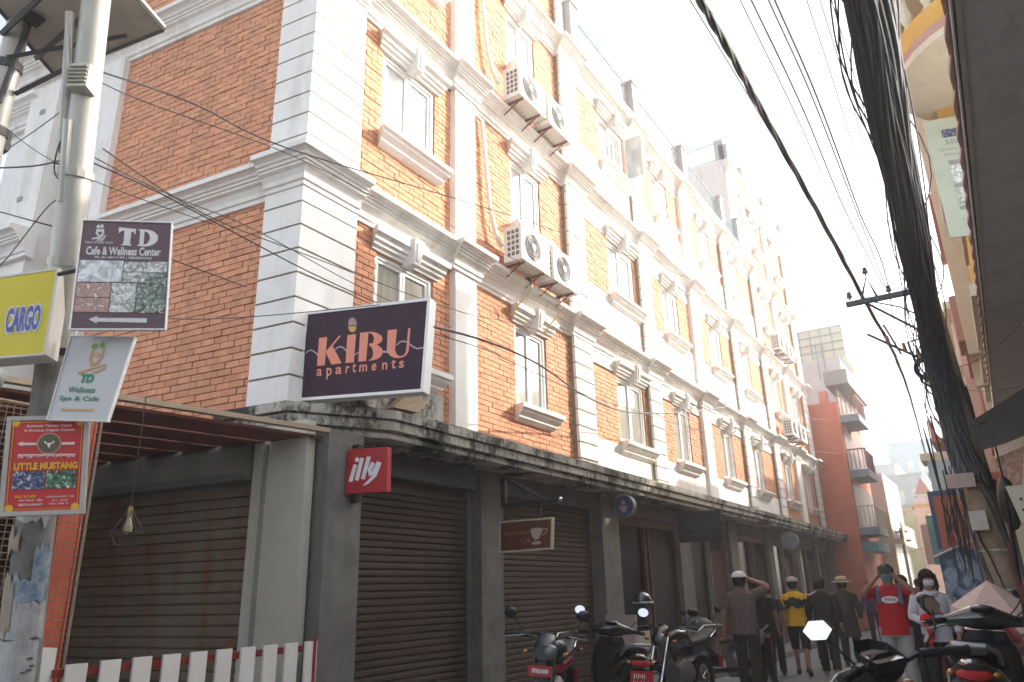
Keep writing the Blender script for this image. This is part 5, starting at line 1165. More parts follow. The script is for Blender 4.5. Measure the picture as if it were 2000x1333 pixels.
def scooter(name, label, loc, heading, paint, accent, seatc=None, lean=0, steer=0, scale=1.0, plate_front=False, cat='scooter', mir=(1, 1)):
    e = empty(name, loc, label=label, cat=cat, group='motorbikes and scooters parked along the street', local=True, rot=(lean, 0, heading)); e.scale = (scale,)*3
    wheel(e, .62, .22, .10); wheel(e, -.60, .22, .11)
    MB().xrings([(.85, .36, .05, .02), (.78, .46, .075, .03), (.62, .50, .085, .03), (.45, .42, .075, .03), (.36, .30, .05, .02)], 12).build('front_fender', paint, e, smooth=True)
    MB().tube([(.62, .07, .22), (.50, .06, .55)], .02, 8).tube([(.62, -.07, .22), (.50, -.06, .55)], .02, 8).build('front_fork', blackm, e)
    MB().rings([(.50, 0, .30, .05, .12), (.52, 0, .45, .08, .20), (.50, 0, .62, .085, .21), (.44, 0, .80, .085, .19), (.38, 0, .93, .07, .13)], 18, p=2.6).build('front_apron', paint, e, smooth=True)
    MB().rings([(.44, 0, .32, .04, .17), (.42, 0, .6, .05, .185), (.36, 0, .85, .05, .16)], 14, p=2.8).build('leg_shield', blackm, e, smooth=True)
    MB().box(-.18, .44, -.15, .15, .27, .33).build('floorboard', blackm, e)
    MB().xrings([(-.12, .40, .12, .12), (-.25, .50, .17, .17), (-.5, .60, .185, .15), (-.72, .69, .15, .12), (-.90, .77, .085, .075), (-.96, .79, .04, .03)], 18).build('rear_body', paint, e, smooth=True)
    MB().xrings([(-.30, .40, .155, .05), (-.55, .46, .165, .05), (-.8, .56, .10, .05)], 14).build('side_panel', accent, e, smooth=True)
    MB().xrings([(.0, .70, .06, .02), (-.06, .73, .12, .045), (-.28, .76, .145, .05), (-.5, .80, .15, .055), (-.7, .855, .135, .045), (-.82, .87, .08, .02)], 16).build('seat', seatc or M('black_seat_vinyl', (.03, .03, .032), (.02, .02, .02), 14, .5, bump=.1), e, smooth=True)
    MB().tube([(-.66, .13, .80), (-.86, .13, .88), (-1.0, .08, .92), (-1.0, -.08, .92), (-.86, -.13, .88), (-.66, -.13, .80)], .014, 8).build('grab_rail', M('silver_rail', (.4, .4, .41), None, 5, .35, metal=.6), e, smooth=True)
    MB().xrings([(-.93, .755, .095, .03), (-.975, .75, .085, .028), (-.99, .747, .06, .016)], 14).build('tail_light', M('red_lens', (.26, .008, .008), (.2, .006, .006), 9, .2, coat=.4), e, smooth=True)
    for s_ in (-1, 1): MB().ell((-.92, s_*.115, .76), .045, .024, .018, 10, 6).build('indicator', M('amber_lens', (.42, .15, .03), None, 9, .2, coat=.4), e, smooth=True)
    MB().tube([(-.94, 0, .70), (-1.04, 0, .58), (-1.06, 0, .42)], (.10, .08), 4) if 0 else None
    MB().hexa([(-.95, -.1, .36), (-.93, .1, .36), (-.93, .1, .70), (-.95, -.1, .70), (-.97, -.1, .36), (-.97, .1, .36), (-.97, .1, .70), (-.97, -.1, .70)]).build('rear_mudguard', blackm, e)
    MB().box(-.985, -.972, -.11, .11, .53, .69).build('number_plate', M('red_number_plate', (.45, .03, .035), None, 5, .5), e)
    P_ = Panel((-.987, .10, .68), (-.987, -.10, .68), (-.987, -.10, .54), (-.987, .10, .54)); m = MB(); scribble(P_, .12, .9, .12, .42, .003, m, 4); scribble(P_, .08, .95, .56, .9, .003, m, 5)
    m.build('plate_lettering', whitep, e)
    if plate_front:
        MB().box(.60, .612, -.11, .11, .66, .76).build('number_plate', M('red_number_plate', (.45, .03, .035)), e)
        P_ = Panel((.615, -.10, .755), (.615, .10, .755), (.615, .10, .665), (.615, -.10, .665)); m = MB(); scribble(P_, .06, .96, .25, .75, .003, m, 8); m.build('plate_lettering', whitep, e)
    MB().tube([(-.2, -.16, .26), (-.5, -.19, .28), (-.85, -.2, .34)], [.03, .05, .055], 12).build('exhaust', M('dark_exhaust', (.12, .12, .12), None, 8, .35, metal=.7), e, smooth=True)
    MB().tube([(-.1, 0, .25), (-.6, 0, .25)], .07, 10).build('engine_block', M('engine_grey', (.2, .2, .2), None, 9, .5, metal=.4), e)
    MB().tube([(-.1, .12, .25), (-.2, .25, .02)], .012, 6).build('side_stand', blackm, e)
    # steering group
    cs, sn = math.cos(steer), math.sin(steer)
    def S(x, y, z): dx = x-.36; return (.36+dx*cs-y*sn, dx*sn+y*cs, z)
    m = MB(); ctl = [(-.33, .98, 0), (-.2, .99, 0), (0, 1.0, 0)]
    h = MB()
    n = 12
    vs = []
    secs = [(-.25, .99, .03, .03), (-.18, 1.0, .055, .045), (-.09, 1.01, .09, .075), (0, 1.02, .11, .09), (.09, 1.01, .09, .075), (.18, 1.0, .055, .045), (.25, .99, .03, .03)]
    for (y, z, a, b) in secs:
        for i in range(n):
            th = 2*math.pi*i/n; vs.append(S(.38+a*math.cos(th), y, z+b*math.sin(th)))
    h.add(vs, [(i*n+j, i*n+(j+1) % n, (i+1)*n+(j+1) % n, (i+1)*n+j) for i in range(6) for j in range(n)]+[tuple(range(n)), tuple(range(6*n, 7*n))]).build('handlebar_cover', paint, e, smooth=True)
    c = S(.49, 0, 1.02); MB().ell(c, .03, .07, .055, 12, 8).build('headlight', M('headlight_lens', (.16, .17, .18), None, 5, .05, coat=1), e, smooth=True)
    c = S(.30, 0, 1.085); MB().ell(c, .06, .08, .02, 12, 6).build('speedometer', M('dark_dial', (.05, .05, .06), None, 5, .1), e, smooth=True)
    for s_ in (-1, 1):
        MB().tube([S(.35, s_*.24, .99), S(.29, s_*.37, .975)], .02, 10).build('grip', rubber, e)
        MB().tube([S(.40, s_*.22, .99), S(.39, s_*.3, .98), S(.33, s_*.40, .965)], .007, 6).build('brake_lever', chrome, e, smooth=True)
        if mir[0 if s_ > 0 else 1]:
            q = S(.36, s_*.36, 1.20); q0_ = S(.36, s_*.2, 1.02); mirror(e, q[0], q[1], q[2], s_, .05, stem_to=q0_, yaw=steer, tilt=.3)
    return e
def motorcycle(name, label, loc, heading, paint, accent, myaw=None, lean=0, steer=0, scale=1.0, plate_front=False, mir='round', cat='motorcycle', pod=False):
    e = empty(name, loc, label=label, cat=cat, group='motorbikes and scooters parked along the street', local=True, rot=(lean, 0, heading)); e.scale = (scale,)*3
    wheel(e, .68, .31, .09); wheel(e, -.62, .31, .11)
    for s_ in (-.09, .09): MB().tube([(.68, s_, .31), (.46, s_, .92)], .02, 8).build('front_fork', chrome, e)
    MB().xrings([(.98, .52, .03, .01), (.85, .62, .055, .02), (.68, .645, .06, .02), (.5, .60, .05, .02)], 10).build('front_fender', paint, e, smooth=True)
    tz = -.14 if pod else 0
    MB().xrings([(.34, .86+tz, .06, .05), (.24, .90+tz, .12, .10), (.05, .89+tz, .15, .12), (-.12, .83+tz*.7, .12, .10), (-.22, .78, .08, .06)], 18).build('fuel_tank', paint, e, smooth=True)
    MB().xrings([(-.14, .80, .08, .03), (-.25, .81, .12, .045), (-.5, .83, .13, .05), (-.72, .88, .12, .05), (-.88, .93, .08, .03)], 16).build('seat', M('black_seat_vinyl', (.03, .03, .032)), e, smooth=True)
    MB().xrings([(-.2, .70, .10, .06), (-.5, .73, .12, .07), (-.78, .82, .10, .06), (-.98, .90, .05, .04)], 14).build('tail_fairing', accent, e, smooth=True)
    MB().tube([(-.65, .12, .86), (-.92, .11, .97), (-1.02, 0, .99), (-.92, -.11, .97), (-.65, -.12, .86)], .013, 8).build('grab_rail', chrome, e, smooth=True)
    MB().ell((-1.0, 0, .86), .03, .07, .035, 12, 6).build('tail_light', M('red_lens', (.42, .01, .01)), e, smooth=True)
    MB().xrings([(.2, .45, .12, .12), (.05, .48, .15, .18), (-.15, .45, .13, .16), (-.25, .42, .1, .1)], 12).build('engine_block', M('engine_grey', (.2, .2, .2), None, 9, .5, metal=.4), e, smooth=True)
    MB().tube([(.2, -.1, .4), (.1, -.16, .25), (-.3, -.17, .28), (-.8, -.19, .42)], [.02, .025, .035, .05], 10).build('exhaust', chrome, e, smooth=True)
    MB().tube([(.4, 0, .9), (.1, 0, .6), (-.3, 0, .4), (-.62, 0, .31)], .03, 8).build('frame_tube', blackm, e)
    MB().xrings([(-.75, .72, .06, .02), (-.95, .6, .07, .02), (-1.02, .45, .07, .015)], 8).build('rear_mudguard', blackm, e)
    MB().box(-1.05, -1.04, -.11, .11, .44, .60).build('number_plate', M('red_number_plate', (.45, .03, .035), None, 5, .5), e)
    for s_ in (-1, 1):
        MB().ell((-.95, s_*.15, .82), .035, .03, .022, 8, 6).build('indicator', M('amber_lens', (.42, .15, .03), None, 9, .2, coat=.4), e, smooth=True)
        MB().ell((.50, s_*.2, .88), .035, .03, .022, 8, 6).build('indicator', M('amber_lens', (.7, .22, .03)), e, smooth=True)
    cs, sn = math.cos(steer), math.sin(steer)
    def S(x, y, z): dx = x-.40; return (.40+dx*cs-y*sn, dx*sn+y*cs, z)
    if pod:
        vs = []
        n = 10
        for (x, z, hw, hh) in ((.64, .84, .04, .05), (.60, .87, .11, .10), (.50, .94, .135, .12), (.38, 1.0, .12, .07)):
            for i in range(n):
                th = 2*math.pi*i/n; vs.append(S(x, hw*math.cos(th), z+hh*math.sin(th)))
        MB().add(vs, [(i*n+j, i*n+(j+1) % n, (i+1)*n+(j+1) % n, (i+1)*n+j) for i in range(3) for j in range(n)]+[tuple(range(n)), tuple(range(3*n, 4*n))]).build('headlight_cowl', blackm, e, smooth=True)
        # instrument pod : faceted hood with a pale dial face
        hd = [S(.33, .095, 1.03), S(.33, -.095, 1.03), S(.45, -.11, 1.09), S(.50, -.045, 1.12), S(.50, .045, 1.12), S(.45, .11, 1.09)]
        lo = [S(.35, .08, .98), S(.35, -.08, .98), S(.46, -.09, .99), S(.51, -.04, 1.01), S(.51, .04, 1.01), S(.46, .09, .99)]
        MB().add(hd+lo, [(0, 1, 7, 6), (1, 2, 8, 7), (2, 3, 9, 8), (3, 4, 10, 9), (4, 5, 11, 10), (5, 0, 6, 11), (6, 7, 8, 9, 10, 11)]).build('instrument_hood', blackm, e)
        fc = [S(.34, .085, 1.032), S(.34, -.085, 1.032), S(.44, -.095, 1.055), S(.485, -.04, 1.07), S(.485, .04, 1.07), S(.44, .095, 1.055)]
        MB().add(fc, [tuple(range(6))]).build('instrument_glass', M('pinkish_dial_glass', (.42, .32, .29), (.26, .2, .19), 9, .12, coat=.8), e)  # mottled pinkish tone in the glass colour
    else:
        MB().ell(S(.57, 0, .90), .06, .075, .07, 14, 8).build('headlight', M('headlight_lens', (.16, .17, .18), None, 5, .05, coat=1), e, smooth=True)
        MB().xrings([(.60, .89, .075, .07), (.52, .93, .10, .10), (.40, 1.01, .085, .05)], 12).build('headlight_cowl', paint, e, smooth=True)
        for s_ in (-1, 1): MB().tube([S(.40, s_*.05, 1.0), S(.37, s_*.05, 1.05)], .045, 14).build('instrument_dial', blackm, e)
    MB().tube([S(.36, .10, 1.0), S(.38, 0, .98), S(.36, -.10, 1.0)], .013, 8).build('handlebar_clamp', blackm, e)
    for s_ in (-1, 1):
        MB().tube([S(.37, s_*.08, 1.0), S(.36, s_*.2, 1.03), S(.30, s_*.27, 1.03)], .012, 8).build('handlebar', blackm, e, smooth=True)
        gp = [S(.30-.16*t*.35, s_*(.26+.14*t), 1.03-.01*t) for t in (0, .15, .3, .45, .6, .75, .9, 1)]
        MB().tube(gp, [.021, .018, .021, .018, .021, .018, .021, .024], 12).build('grip', rubber, e, smooth=True)
        MB().tube([S(.34, s_*.19, 1.03), S(.31, s_*.25, 1.03)], .026, 8).build('switch_cluster', blackm, e)
        MB().tube([S(.37, s_*.22, 1.03), S(.38, s_*.3, 1.02), S(.31, s_*.42, 1.0)], .007, 6).build('brake_lever', M('silver_rail', (.4, .4, .41), None, 5, .35, metal=.6), e, smooth=True)
        q = S(.36, s_*.37, 1.23); q0_ = S(.34, s_*.21, 1.04); mirror(e, q[0], q[1], q[2], s_, .05, 'hex' if mir == 'hex' else 'round', stem_to=q0_, yaw=steer if (myaw is None or s_ < 0) else myaw, tilt=.3, oval=1.45 if s_ > 0 else 1.1 if mir == 'hex' else 1.2)
    if plate_front:
        MB().box(.735, .745, -.11, .11, .70, .79).build('number_plate', M('red_number_plate', (.45, .03, .035)), e)
        P_ = Panel((.748, -.10, .785), (.748, .10, .785), (.748, .10, .705), (.748, -.10, .705)); m = MB(); scribble(P_, .06, .96, .25, .75, .003, m, 8); m.build('plate_lettering', whitep, e)
    return e
blkp = M('gloss_black_paint', (.02, .022, .026), (.014, .015, .018), 3, .15, coat=.9)
blup = M('blue_black_paint', (.03, .045, .065), (.02, .035, .05), 3, .4, coat=.25)
crim = M('crimson_paint', (.50, .03, .07), (.42, .02, .05), 3, .25, coat=.6)
silv = M('silver_grey_paint', (.25, .26, .27), (.2, .21, .22), 3, .3, metal=.5)
motorcycle('motorcycle', 'dark blue motorcycle with crimson panels and red front plate, before the second shutter', (7.05, 4.15, gz(7.1)), R(200), blup, crim, lean=R(-5), steer=R(20), plate_front=True)
scooter('scooter', 'black scooter with silver grab rail, rear toward the street, by the second shutter', (8.0, 3.85, gz(8)), R(38), blkp, blkp, lean=R(4), steer=R(-14), scale=1.02)
bC = motorcycle('motorcycle', 'black motorcycle carrying a helmet, just left of the man in the white cap', (10.1, 3.95, gz(10.1)), R(172), blkp, blup, lean=R(-5), steer=R(12))
scooter('scooter', 'silver grey scooter half hidden behind the man in the white cap', (12.6, 4.1, gz(12.6)), R(150), silv, blkp, lean=R(4), steer=R(10))
# helmet
e = empty('helmet', (9.72, 4.2, gz(9.7)+1.2), label='dark helmet with pale visor band resting on the black motorcycle', cat='helmet', local=True)
MB().ell((0, 0, .13), .14, .12, .13, 16, 10, zmin=-.75).build('shell', M('navy_helmet', (.03, .035, .07), None, 4, .15, coat=.9), e, smooth=True)
MB().torus((0, 0, .12), .125, .018, 'z', 20, 6).build('visor_band', M('silver_rail', (.4, .4, .41)), e, smooth=True)
e = empty('blue_plastic_bag', (11.0, 4.3, .3), label='bright blue plastic bag beside the man in the white cap', cat='bag', local=True)
MB().rings([(0, 0, 0, .05, .04), (.0, 0, .05, .10, .08), (0, 0, .15, .105, .08), (.01, 0, .22, .07, .05), (0, 0, .27, .025, .02)], 12).build('bag_body', M('bright_blue_plastic', (.02, .22, .55), (.02, .16, .42), 14, .35), e, smooth=True)
MB().torus((0, 0, .30), .03, .006, 'y', 12, 5).build('handle', M('bright_blue_plastic', (.02, .22, .55)), e)
# standing pink board
e = empty('notice_board', (10.9, 5.1, gz(11)), label='pale pink board with a dark floral mark leaning behind the parked scooters', cat='board', local=True, rot=(0, 0, 0))
MB().hexa([(0, -.2, 0), (0, .3, 0), (.05, .3, 0), (.05, -.2, 0), (.12, -.2, 1.15), (.12, .3, 1.15), (.17, .3, 1.15), (.17, -.2, 1.15)]).build('panel', M('pale_pink_board', (.50, .38, .38), None, 4, .6), e)
P = Panel((.115, .3, 1.15), (.115, -.2, 1.15), (-.005, -.2, 0), (-.005, .3, 0)); m = MB()
for k in range(7): P.disc(.4+.13*math.cos(k*.9), .35+.06*math.sin(k*.9), .05, .004+.001*k, m, 10)
P.stroke([(.4, .4), (.35, .7), (.5, .9)], .02, .004, m); m.build('floral_mark', blackm, e)
# right side bikes
motorcycle('motorcycle', 'black motorcycle in the foreground seen by its handlebar, pinkish dial and octagonal mirrors', (3.98, .225, .26), R(48), blkp, blkp, lean=R(-7), steer=R(4), mir='hex', pod=True, scale=.97, myaw=R(-52))
scooter('scooter', 'black scooter seen from behind with red plate, at the right foreground', (6.3, .30, gz(6.4)+.15), R(-2), blkp, M('dark_grey_paint', (.06, .06, .065), None, 3, .3, coat=.5), lean=R(3), steer=R(8), mir=(0, 1))
motorcycle('motorcycle', 'red motorcycle parked beyond the black scooter at the right edge', (8.0, .1, gz(8)+.1), R(160), M('bright_red_bike_paint', (.55, .02, .04), (.45, .015, .03), 3, .2, coat=.9), blkp, lean=R(4), steer=R(15))

# ------------------------------------------------------------------ people
SKIN = M('skin', (.36, .19, .12), (.31, .16, .10), 8, .55)
HAIR = M('black_hair', (.012, .010, .009), (.02, .016, .014), 30, .8, bump=.4, spec=.2)
def cloth(name, c, c2=None, sc_=10): return M(name, c, c2, sc_, .85, bump=.15)
def person(label, loc, heading, H=1.72, top=None, bottom=None, sleeve=.5, armL=None, armR=None, stride=.12, coat=0, hair='short', hat=None, mask=None, shoes=None, skirt=False, extra=None, build_=1.0, group='people in the street', bare_leg=False, turn=0):
    e = empty('person', loc, label=label, cat='person', group=group, local=True, rot=(0, 0, heading)); s = H/1.72; e.scale = (s*build_**.5, s*build_**.5, s)
    hipz, kz, az_ = .92, .50, .09; sw = .185
    P_ = {'pel': (0, 0, .96), 'sp': (-.01, 0, 1.12), 'ch': (0, 0, 1.30), 'nk': (.0, 0, 1.46), 'jaw': (.025, 0, 1.54), 'crown': (.012, 0, 1.63)}
    legs = {}
    for sd, k in ((1, 'L'), (-1, 'R')):
        f = stride*sd
        legs[k] = [(0, .095*sd, hipz), (f*.6+.03, .10*sd, kz), (f-(.06 if f < 0 else 0), .10*sd, az_+(.06 if f < -.05 else 0)), (f+.13, .115*sd, .035)]
    arms = {'L': armL or [(.02, .245, 1.14), (.08, .25, .92)], 'R': armR or [(-.02, -.245, 1.14), (.04, -.25, .92)]}
    bm = bmesh.new(); sk = bm.verts.layers.skin.verify()
    def V(p, r, root=False):
        v = bm.verts.new(p); v[sk].radius = (r, r) if not isinstance(r, tuple) else r; v[sk].use_root = root; return v
    pel = V(P_['pel'], (.135, .105), True); sp = V(P_['sp'], (.12, .095)); ch = V(P_['ch'], (.14, .105)); nk = V(P_['nk'], .055); jw = V(P_['jaw'], (.072, .068)); cr_ = V(P_['crown'], (.082, .095)); 
    for a, b in ((pel, sp), (sp, ch), (ch, nk), (nk, jw), (jw, cr_)): bm.edges.new((a, b))
    for k, sd in (('L', 1), ('R', -1)):
        sh = V((0, sw*.93*sd, 1.40), .055); el = V(arms[k][0], .042); wr = V(arms[k][1], .027); bm.edges.new((ch, sh)); bm.edges.new((sh, el)); bm.edges.new((el, wr))
        d = (Vector(arms[k][1])-Vector(arms[k][0])).normalized(); sx = d.cross(Vector((0, 1, 0))); sx = sx.normalized() if sx.length > .1 else Vector((1, 0, 0))
        pm = Vector(arms[k][1])+d*.06; pv_ = V(pm, .03); bm.edges.new((wr, pv_))
        cu = d.cross(sx).normalized()*(-sd)
        for i, (o_, ln) in enumerate(((-.028, .062), (-.009, .072), (.01, .066), (.028, .052))):
            a_ = V(pm+sx*o_+d*.028, .0095); b_ = V(pm+sx*o_+d*(.028+ln*.55)+cu*.006, .0085); c_ = V(pm+sx*o_+d*(.028+ln)+cu*.022, .007)
            bm.edges.new((pv_, a_)); bm.edges.new((a_, b_)); bm.edges.new((b_, c_))
        t1 = V(pm-sx*.036-d*.01, .011); t2 = V(pm-sx*.052+d*.03+cu*.012, .009); bm.edges.new((pv_, t1)); bm.edges.new((t1, t2))
        hp, kn, an, to = legs[k]; h = V(hp, .085); q = V(kn, .055); a = V(an, .04); t = V(to, .035); bm.edges.new((pel, h)); bm.edges.new((h, q)); bm.edges.new((q, a)); bm.edges.new((a, t))
    me = bpy.data.meshes.new('body'); bm.to_mesh(me); bm.free(); me.materials.append(SKIN)
    o = bpy.data.objects.new('body', me); col.objects.link(o); o.parent = e
    md = o.modifiers.new('skin', 'SKIN'); md.use_smooth_shade = True; sb = o.modifiers.new('sub', 'SUBSURF'); sb.levels = 1; sb.render_levels = 1
    # face
    fc = MB().ell((.105, 0, 1.585), .018, .014, .026, 8, 6); 
    fc.ell((-.0, .088, 1.58), .022, .012, .032, 8, 6); fc.ell((-.0, -.088, 1.58), .022, .012, .032, 8, 6); fc.build('nose_and_ears', SKIN, e, smooth=True, kind='stuff')
    m = MB()
    for sd in (1, -1): m.ell((.093, .033*sd, 1.61), .008, .013, .007, 8, 5)
    m.build('eyes', blackm, e, kind='stuff')
    # hair
    if hair:
        m = MB(); m.ell((-.016, 0, 1.63), .105, .094, .10, 16, 8, zmin=.05)
        m.rings([(-.05, 0, 1.52 if hair == 'short' else 1.40, .05, .06), (-.045, 0, 1.58, .07, .088), (-.03, 0, 1.65, .08, .09)], 14)
        if hair == 'long':
            for q_ in (1, -1): m.tube([(.03, q_*.075, 1.66), (.035, q_*.092, 1.56), (.02, q_*.09, 1.44)], [.025, .022, .012], 8)
            m.tube([(-.07, 0, 1.60), (-.10, 0, 1.45), (-.11, 0, 1.28), (-.10, 0, 1.15)], [.07, .065, .05, .015], 10)
        m.build('hair', HAIR, e, smooth=True)
    # trousers / skirt
    bt = bottom or cloth('dark_trousers', (.03, .03, .035))
    if skirt:
        MB().rings([(0, 0, 1.02, .125, .16), (0, 0, .9, .15, .19), (0, 0, .6, .16, .20), (0, 0, .22, .19, .23)], 18).build('skirt', bt, e, smooth=True)
    else:
        m = MB(); m.rings([(0, 0, .84, .125, .165), (0, 0, .93, .130, .178), (0, 0, 1.04, .118, .158)], 16)
        for k, sd in (('L', 1), ('R', -1)):
            hp, kn, an, to = [Vector(v) for v in legs[k]]
            end = kn.lerp(an, .12) if bare_leg else an+Vector((0, 0, .0))
            m.tube([hp+Vector((0, 0, .03)), hp.lerp(kn, .5), kn, kn.lerp(end, .5), end], [(.098, .098), .088, .074, .07, .066], 12, cap=True, ups=(1, 0, 0))
        m.build('trousers', bt, e, smooth=True)
    m = MB()
    for k, sd in (('L', 1), ('R', -1)):
        an, to = Vector(legs[k][2]), Vector(legs[k][3]); m.tube([an+Vector((-.05, 0, -.045)), an+Vector((.02, 0, -.02)), to+Vector((-.03, 0, .01)), to+Vector((.05, 0, .0))], [.038, .048, .046, .028], 10, flat=.85)
    m.build('shoes', shoes or M('dark_shoe', (.04, .04, .045)), e, smooth=True, kind='stuff')
    # top
    tp = top or cloth('grey_shirt', (.2, .2, .2)); hem = .86-coat
    m = MB(); rs = [(.0, 0, hem, .135+coat*.1, .185+coat*.12), (0, 0, .97, .13, .178), (-.01, 0, 1.10, .122, .168), (.0, 0, 1.24, .13, .185), (.0, 0, 1.35, .122, .198), (.0, 0, 1.41, .10, .185), (.0, 0, 1.45, .075, .10), (.0, 0, 1.475, .06, .065)]
    m.rings(rs, 20, p=2.3)
    for k, sd in (('L', 1), ('R', -1)):
        sh = Vector((0, sw*.85*sd, 1.39)); el, wr = Vector(arms[k][0]), Vector(arms[k][1])
        pts = [sh, sh.lerp(el, .4), sh.lerp(el, .8)]
        rr = [.075, .068, .064]
        if sleeve > .6: pts += [el, el.lerp(wr, .5), el.lerp(wr, .92)]; rr += [.057, .05, .042]
        m.tube(pts, rr, 12, ups=(1, 0, 0))
    m.build('shirt' if not coat else 'coat', tp, e, smooth=True)
    if mask: MB().rings([(.075, 0, 1.515, .035, .05), (.088, 0, 1.54, .038, .064), (.092, 0, 1.575, .03, .064), (.09, 0, 1.59, .02, .05)], 12).build('face_mask', mask, e, smooth=True)
    if hat == 'cap' or hat == 'greycap':
        cm = M('white_cap', (.72, .71, .70), None, 5, .8) if hat == 'cap' else M('grey_pink_cap', (.42, .36, .38), None, 5, .8)
        MB().ell((-.005, 0, 1.645), .118, .106, .092, 16, 6, zmin=0).build('cap_crown', cm, e, smooth=True); MB().add([(.09, .08, 1.655), (.09, -.08, 1.655), (.19, -.06, 1.635), (.21, 0, 1.64), (.19, .06, 1.635), (.09, .08, 1.665), (.09, -.08, 1.665), (.19, -.06, 1.642), (.21, 0, 1.647), (.19, .06, 1.642)], [(0, 1, 2, 3, 4), (5, 9, 8, 7, 6), (0, 5, 6, 1), (1, 6, 7, 2), (2, 7, 8, 3), (3, 8, 9, 4), (4, 9, 5, 0)]).build('cap_peak', cm, e)
    if hat == 'straw':
        st = M('straw', (.58, .48, .33), (.48, .38, .25), 25, .8, bump=.3)
        MB().rings([(0, 0, 1.63, .20, .19), (0, 0, 1.645, .215, .205), (0, 0, 1.66, .12, .112), (-.0, 0, 1.735, .105, .098), (0, 0, 1.755, .07, .065)], 20).build('straw_hat', st, e, smooth=True)
        MB().rings([(0, 0, 1.662, .123, .115), (0, 0, 1.69, .118, .110)], 20).build('hat_band', M('brown_band', (.12, .08, .05)), e, smooth=True)
    if extra: extra(e, arms)
    return e
WALK = R(8)
def ex_bag(e, arms):
    b = M('black_nylon', (.02, .02, .022), None, 12, .7); r_ = random.Random(3)
    pts = []
    m = MB()
    for i in range(22):
        m.ell((-.15+r_.uniform(-.01, .01), r_.gauss(-.02, .075), 1.27+r_.gauss(0, .035)), .02, .045, .04, 6, 4)
    m.build('waist_bag_on_back', b, e, kind='stuff')
    MB().tube([(-.13, .15, 1.22), (-.05, .19, 1.34), (.02, .15, 1.45), (.1, .1, 1.4)], .018, 8, flat=.4).tube([(-.13, -.15, 1.22), (-.05, -.19, 1.34), (.02, -.15, 1.45)], .018, 8, flat=.4).build('strap', b, e, smooth=True)
brownsh = cloth('brown_patterned_shirt', (.17, .125, .115), (.07, .05, .05), 34)
person('man in white cap and brown patterned shirt, one arm raised to his head', (11.6, 3.43, gz(11.6)), R(2), 1.74, brownsh, cloth('dark_brown_trousers', (.035, .028, .028)), .5, armR=[(.08, -.38, 1.50), (.10, -.10, 1.62)], armL=[(-.02, .27, 1.14), (.04, .30, .92)], stride=.06, hat='cap', hair='short', build_=1.12)
person('dark haired person with bare arms just beyond the man in the white cap', (13.6, 3.72, gz(13.6)), R(5), 1.70, cloth('black_top', (.02, .02, .024)), None, .4, stride=.1, hair='long')
person('man in yellow jersey, grey cap and shorts with black bag across his back', (15.6, 3.60, gz(15.6)), WALK, 1.76, cloth('yellow_jersey', (.80, .48, .01), (.70, .40, .01), 12), cloth('black_shorts', (.02, .02, .022)), .5, stride=.2, hat='greycap', extra=ex_bag, bare_leg=True, build_=1.1)
person('person in black vest and leggings left of the yellow jersey', (15.3, 4.02, gz(15.3)), WALK, 1.66, cloth('black_top', (.02, .02, .024)), cloth('black_leggings', (.015, .015, .018)), .4, stride=-.22)
person('dark haired person with a white shoulder, between yellow jersey and black clothing', (17.6, 3.55, 0), WALK, 1.72, cloth('white_shirt', (.6, .6, .62)), None, .5, stride=-.15)
person('man dressed all in black walking away, right of the yellow jersey', (15.6, 3.10, gz(15.6)), WALK, 1.74, cloth('all_black_cloth', (.012, .012, .015)), cloth('all_black_cloth', (.012, .012, .015)), 1, stride=.2, shoes=M('grey_shoe', (.3, .32, .32)), build_=1.15)
person('person in straw hat and long dark olive coat, walking away', (17.3, 3.0, 0), WALK, 1.72, cloth('olive_coat', (.045, .042, .036), (.03, .028, .025)), cloth('black_trousers2', (.02, .02, .02)), 1, stride=-.18, coat=.28, hat='straw', build_=1.12)
person('person in purple jacket far down the left side by the orange wall', (23.4, 3.35, 0), WALK, 1.66, cloth('purple_jacket', (.07, .025, .11)), cloth('navy_trousers', (.02, .022, .035)), 1, stride=.1)
FACE = R(183)
def ex_cam(e, arms):
    MB().box(.20, .26, -.075, .075, 1.60, 1.69).tube([(.26, 0, 1.645), (.32, 0, 1.645)], .035, 12).build('camera_in_hands', blackm, e)
    b = M('teal_blue_strap', (.04, .14, .24))
    for s_ in (1, -1): MB().tube([(-.06, s_*.12, 1.42), (.03, s_*.125, 1.46), (.11, s_*.125, 1.38), (.135, s_*.13, 1.24)], .022, 8, flat=.3).build('backpack_strap', b, e, smooth=True)
    P_ = Panel((.142, -.11, 1.34), (.142, .11, 1.34), (.142, .11, 1.23), (.142, -.11, 1.23)); m = MB(); P_.disc(.5, .5, .10, .002, m, 20, ry=.045); m.build('shirt_print', whitep, e)
    m = MB(); scribble(P_, .14, .88, .34, .66, .006, m, 6); m.build('shirt_lettering', M('red_tee', (.5, .01, .02)), e)
person('person in red T-shirt and blue mask holding a camera up in both hands, facing us', (11.4, 1.40, gz(11.4)), FACE, 1.76, cloth('red_tee', (.50, .008, .018), (.42, .008, .015)), cloth('pale_grey_trousers', (.38, .39, .38)), .5, armL=[(.18, .30, 1.36), (.20, .07, 1.60)], armR=[(.18, -.30, 1.36), (.20, -.07, 1.60)], stride=.05, mask=M('blue_mask', (.12, .32, .38), None, 5, .8), extra=ex_cam, build_=1.05)
person('person in black standing just behind the red T-shirt', (12.9, 1.40, gz(12.9)), FACE, 1.66, cloth('black_top', (.02, .02, .024)), cloth('black_leggings', (.015, .015, .018)), 1, stride=.08)
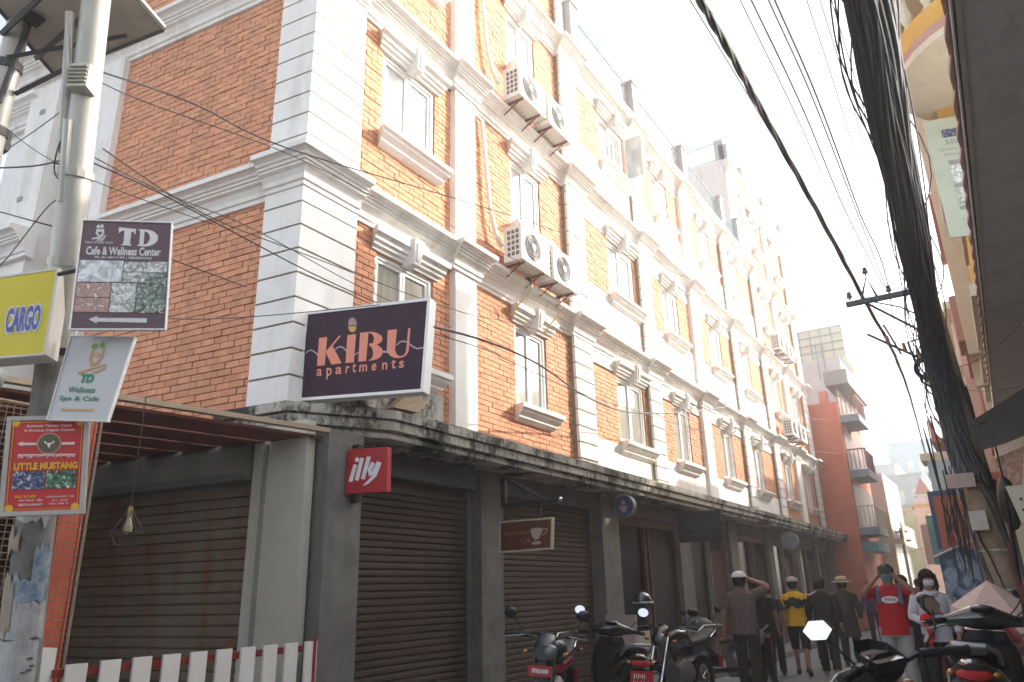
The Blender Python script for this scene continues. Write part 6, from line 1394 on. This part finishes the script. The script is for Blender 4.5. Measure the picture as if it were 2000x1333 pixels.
def ex_red(e, arms):
    rc = M('red_soft_toy', (.62, .01, .02), (.55, .01, .02), 20, .9)
    MB().ell((.20, -.12, 1.13), .07, .075, .07, 12, 8).build('red_cloth_in_hand', rc, e, smooth=True); MB().tube([(.2, -.12, 1.08), (.21, -.1, .95), (.22, -.13, .82)], [.04, .035, .02], 8).build('red_cloth_tail', rc, e, smooth=True)
    MB().rings([(.10, 0, 1.43, .03, .07), (.115, 0, 1.40, .02, .05)], 10).build('collar', cloth('pale_shirt', (.55, .55, .62)), e); MB().tube([(.115, 0, 1.42), (.135, 0, 1.33), (.14, 0, 1.25)], [.02, .018, .012], 6, flat=.4).build('neck_scarf', M('dark_red_scarf', (.2, .03, .04)), e)
person('person with long dark hair, white mask and pale shirt holding something red, facing us', (10.8, .88, gz(10.8)), FACE+R(10), 1.66, cloth('pale_shirt', (.55, .55, .62), (.5, .5, .57), 6), cloth('black_leggings', (.015, .015, .018)), 1, armL=[(.0, .25, 1.15), (.10, .22, .95)], armR=[(.02, -.25, 1.16), (.20, -.13, 1.08)], stride=.06, hair='long', mask=M('white_mask', (.66, .67, .70), None, 5, .8), extra=ex_red)
person('person in maroon robe farther back, right of the pale shirt', (15.0, 1.15, gz(15)), FACE, 1.66, cloth('maroon_robe', (.12, .02, .02)), cloth('maroon_robe', (.12, .02, .02)), 1, skirt=True, stride=.04)
person('small distant walker in blue between the camera holder and the pale shirt', (28, 2.6, 0), FACE, 1.68, cloth('blue_top', (.04, .1, .2)), None, 1)
person('small distant walker in grey near the end of the street', (34, 3.0, 0), WALK, 1.68, cloth('grey_shirt', (.2, .2, .2)), None, 1)
person('small distant walker in dark red by the shop fronts', (22, 2.0, 0), WALK, 1.68, cloth('dark_red_top', (.2, .03, .03)), None, 1)

# ------------------------------------------------------------------ air
hz = MB().box(-8, 112, -10, 18, -1.5, 19.5)
hm = bpy.data.materials.new('haze_air'); hm.use_nodes = True; t = hm.node_tree
for n_ in list(t.nodes): t.nodes.remove(n_)
om = t.nodes.new('ShaderNodeOutputMaterial'); pv_ = t.nodes.new('ShaderNodeVolumePrincipled'); t.links.new(pv_.outputs[0], om.inputs['Volume'])
pv_.inputs['Color'].default_value = (.97, .985, 1, 1); pv_.inputs['Density'].default_value = HAZE; pv_.inputs['Anisotropy'].default_value = .72
if HAZE: hz.build('haze', hm, kind='stuff')
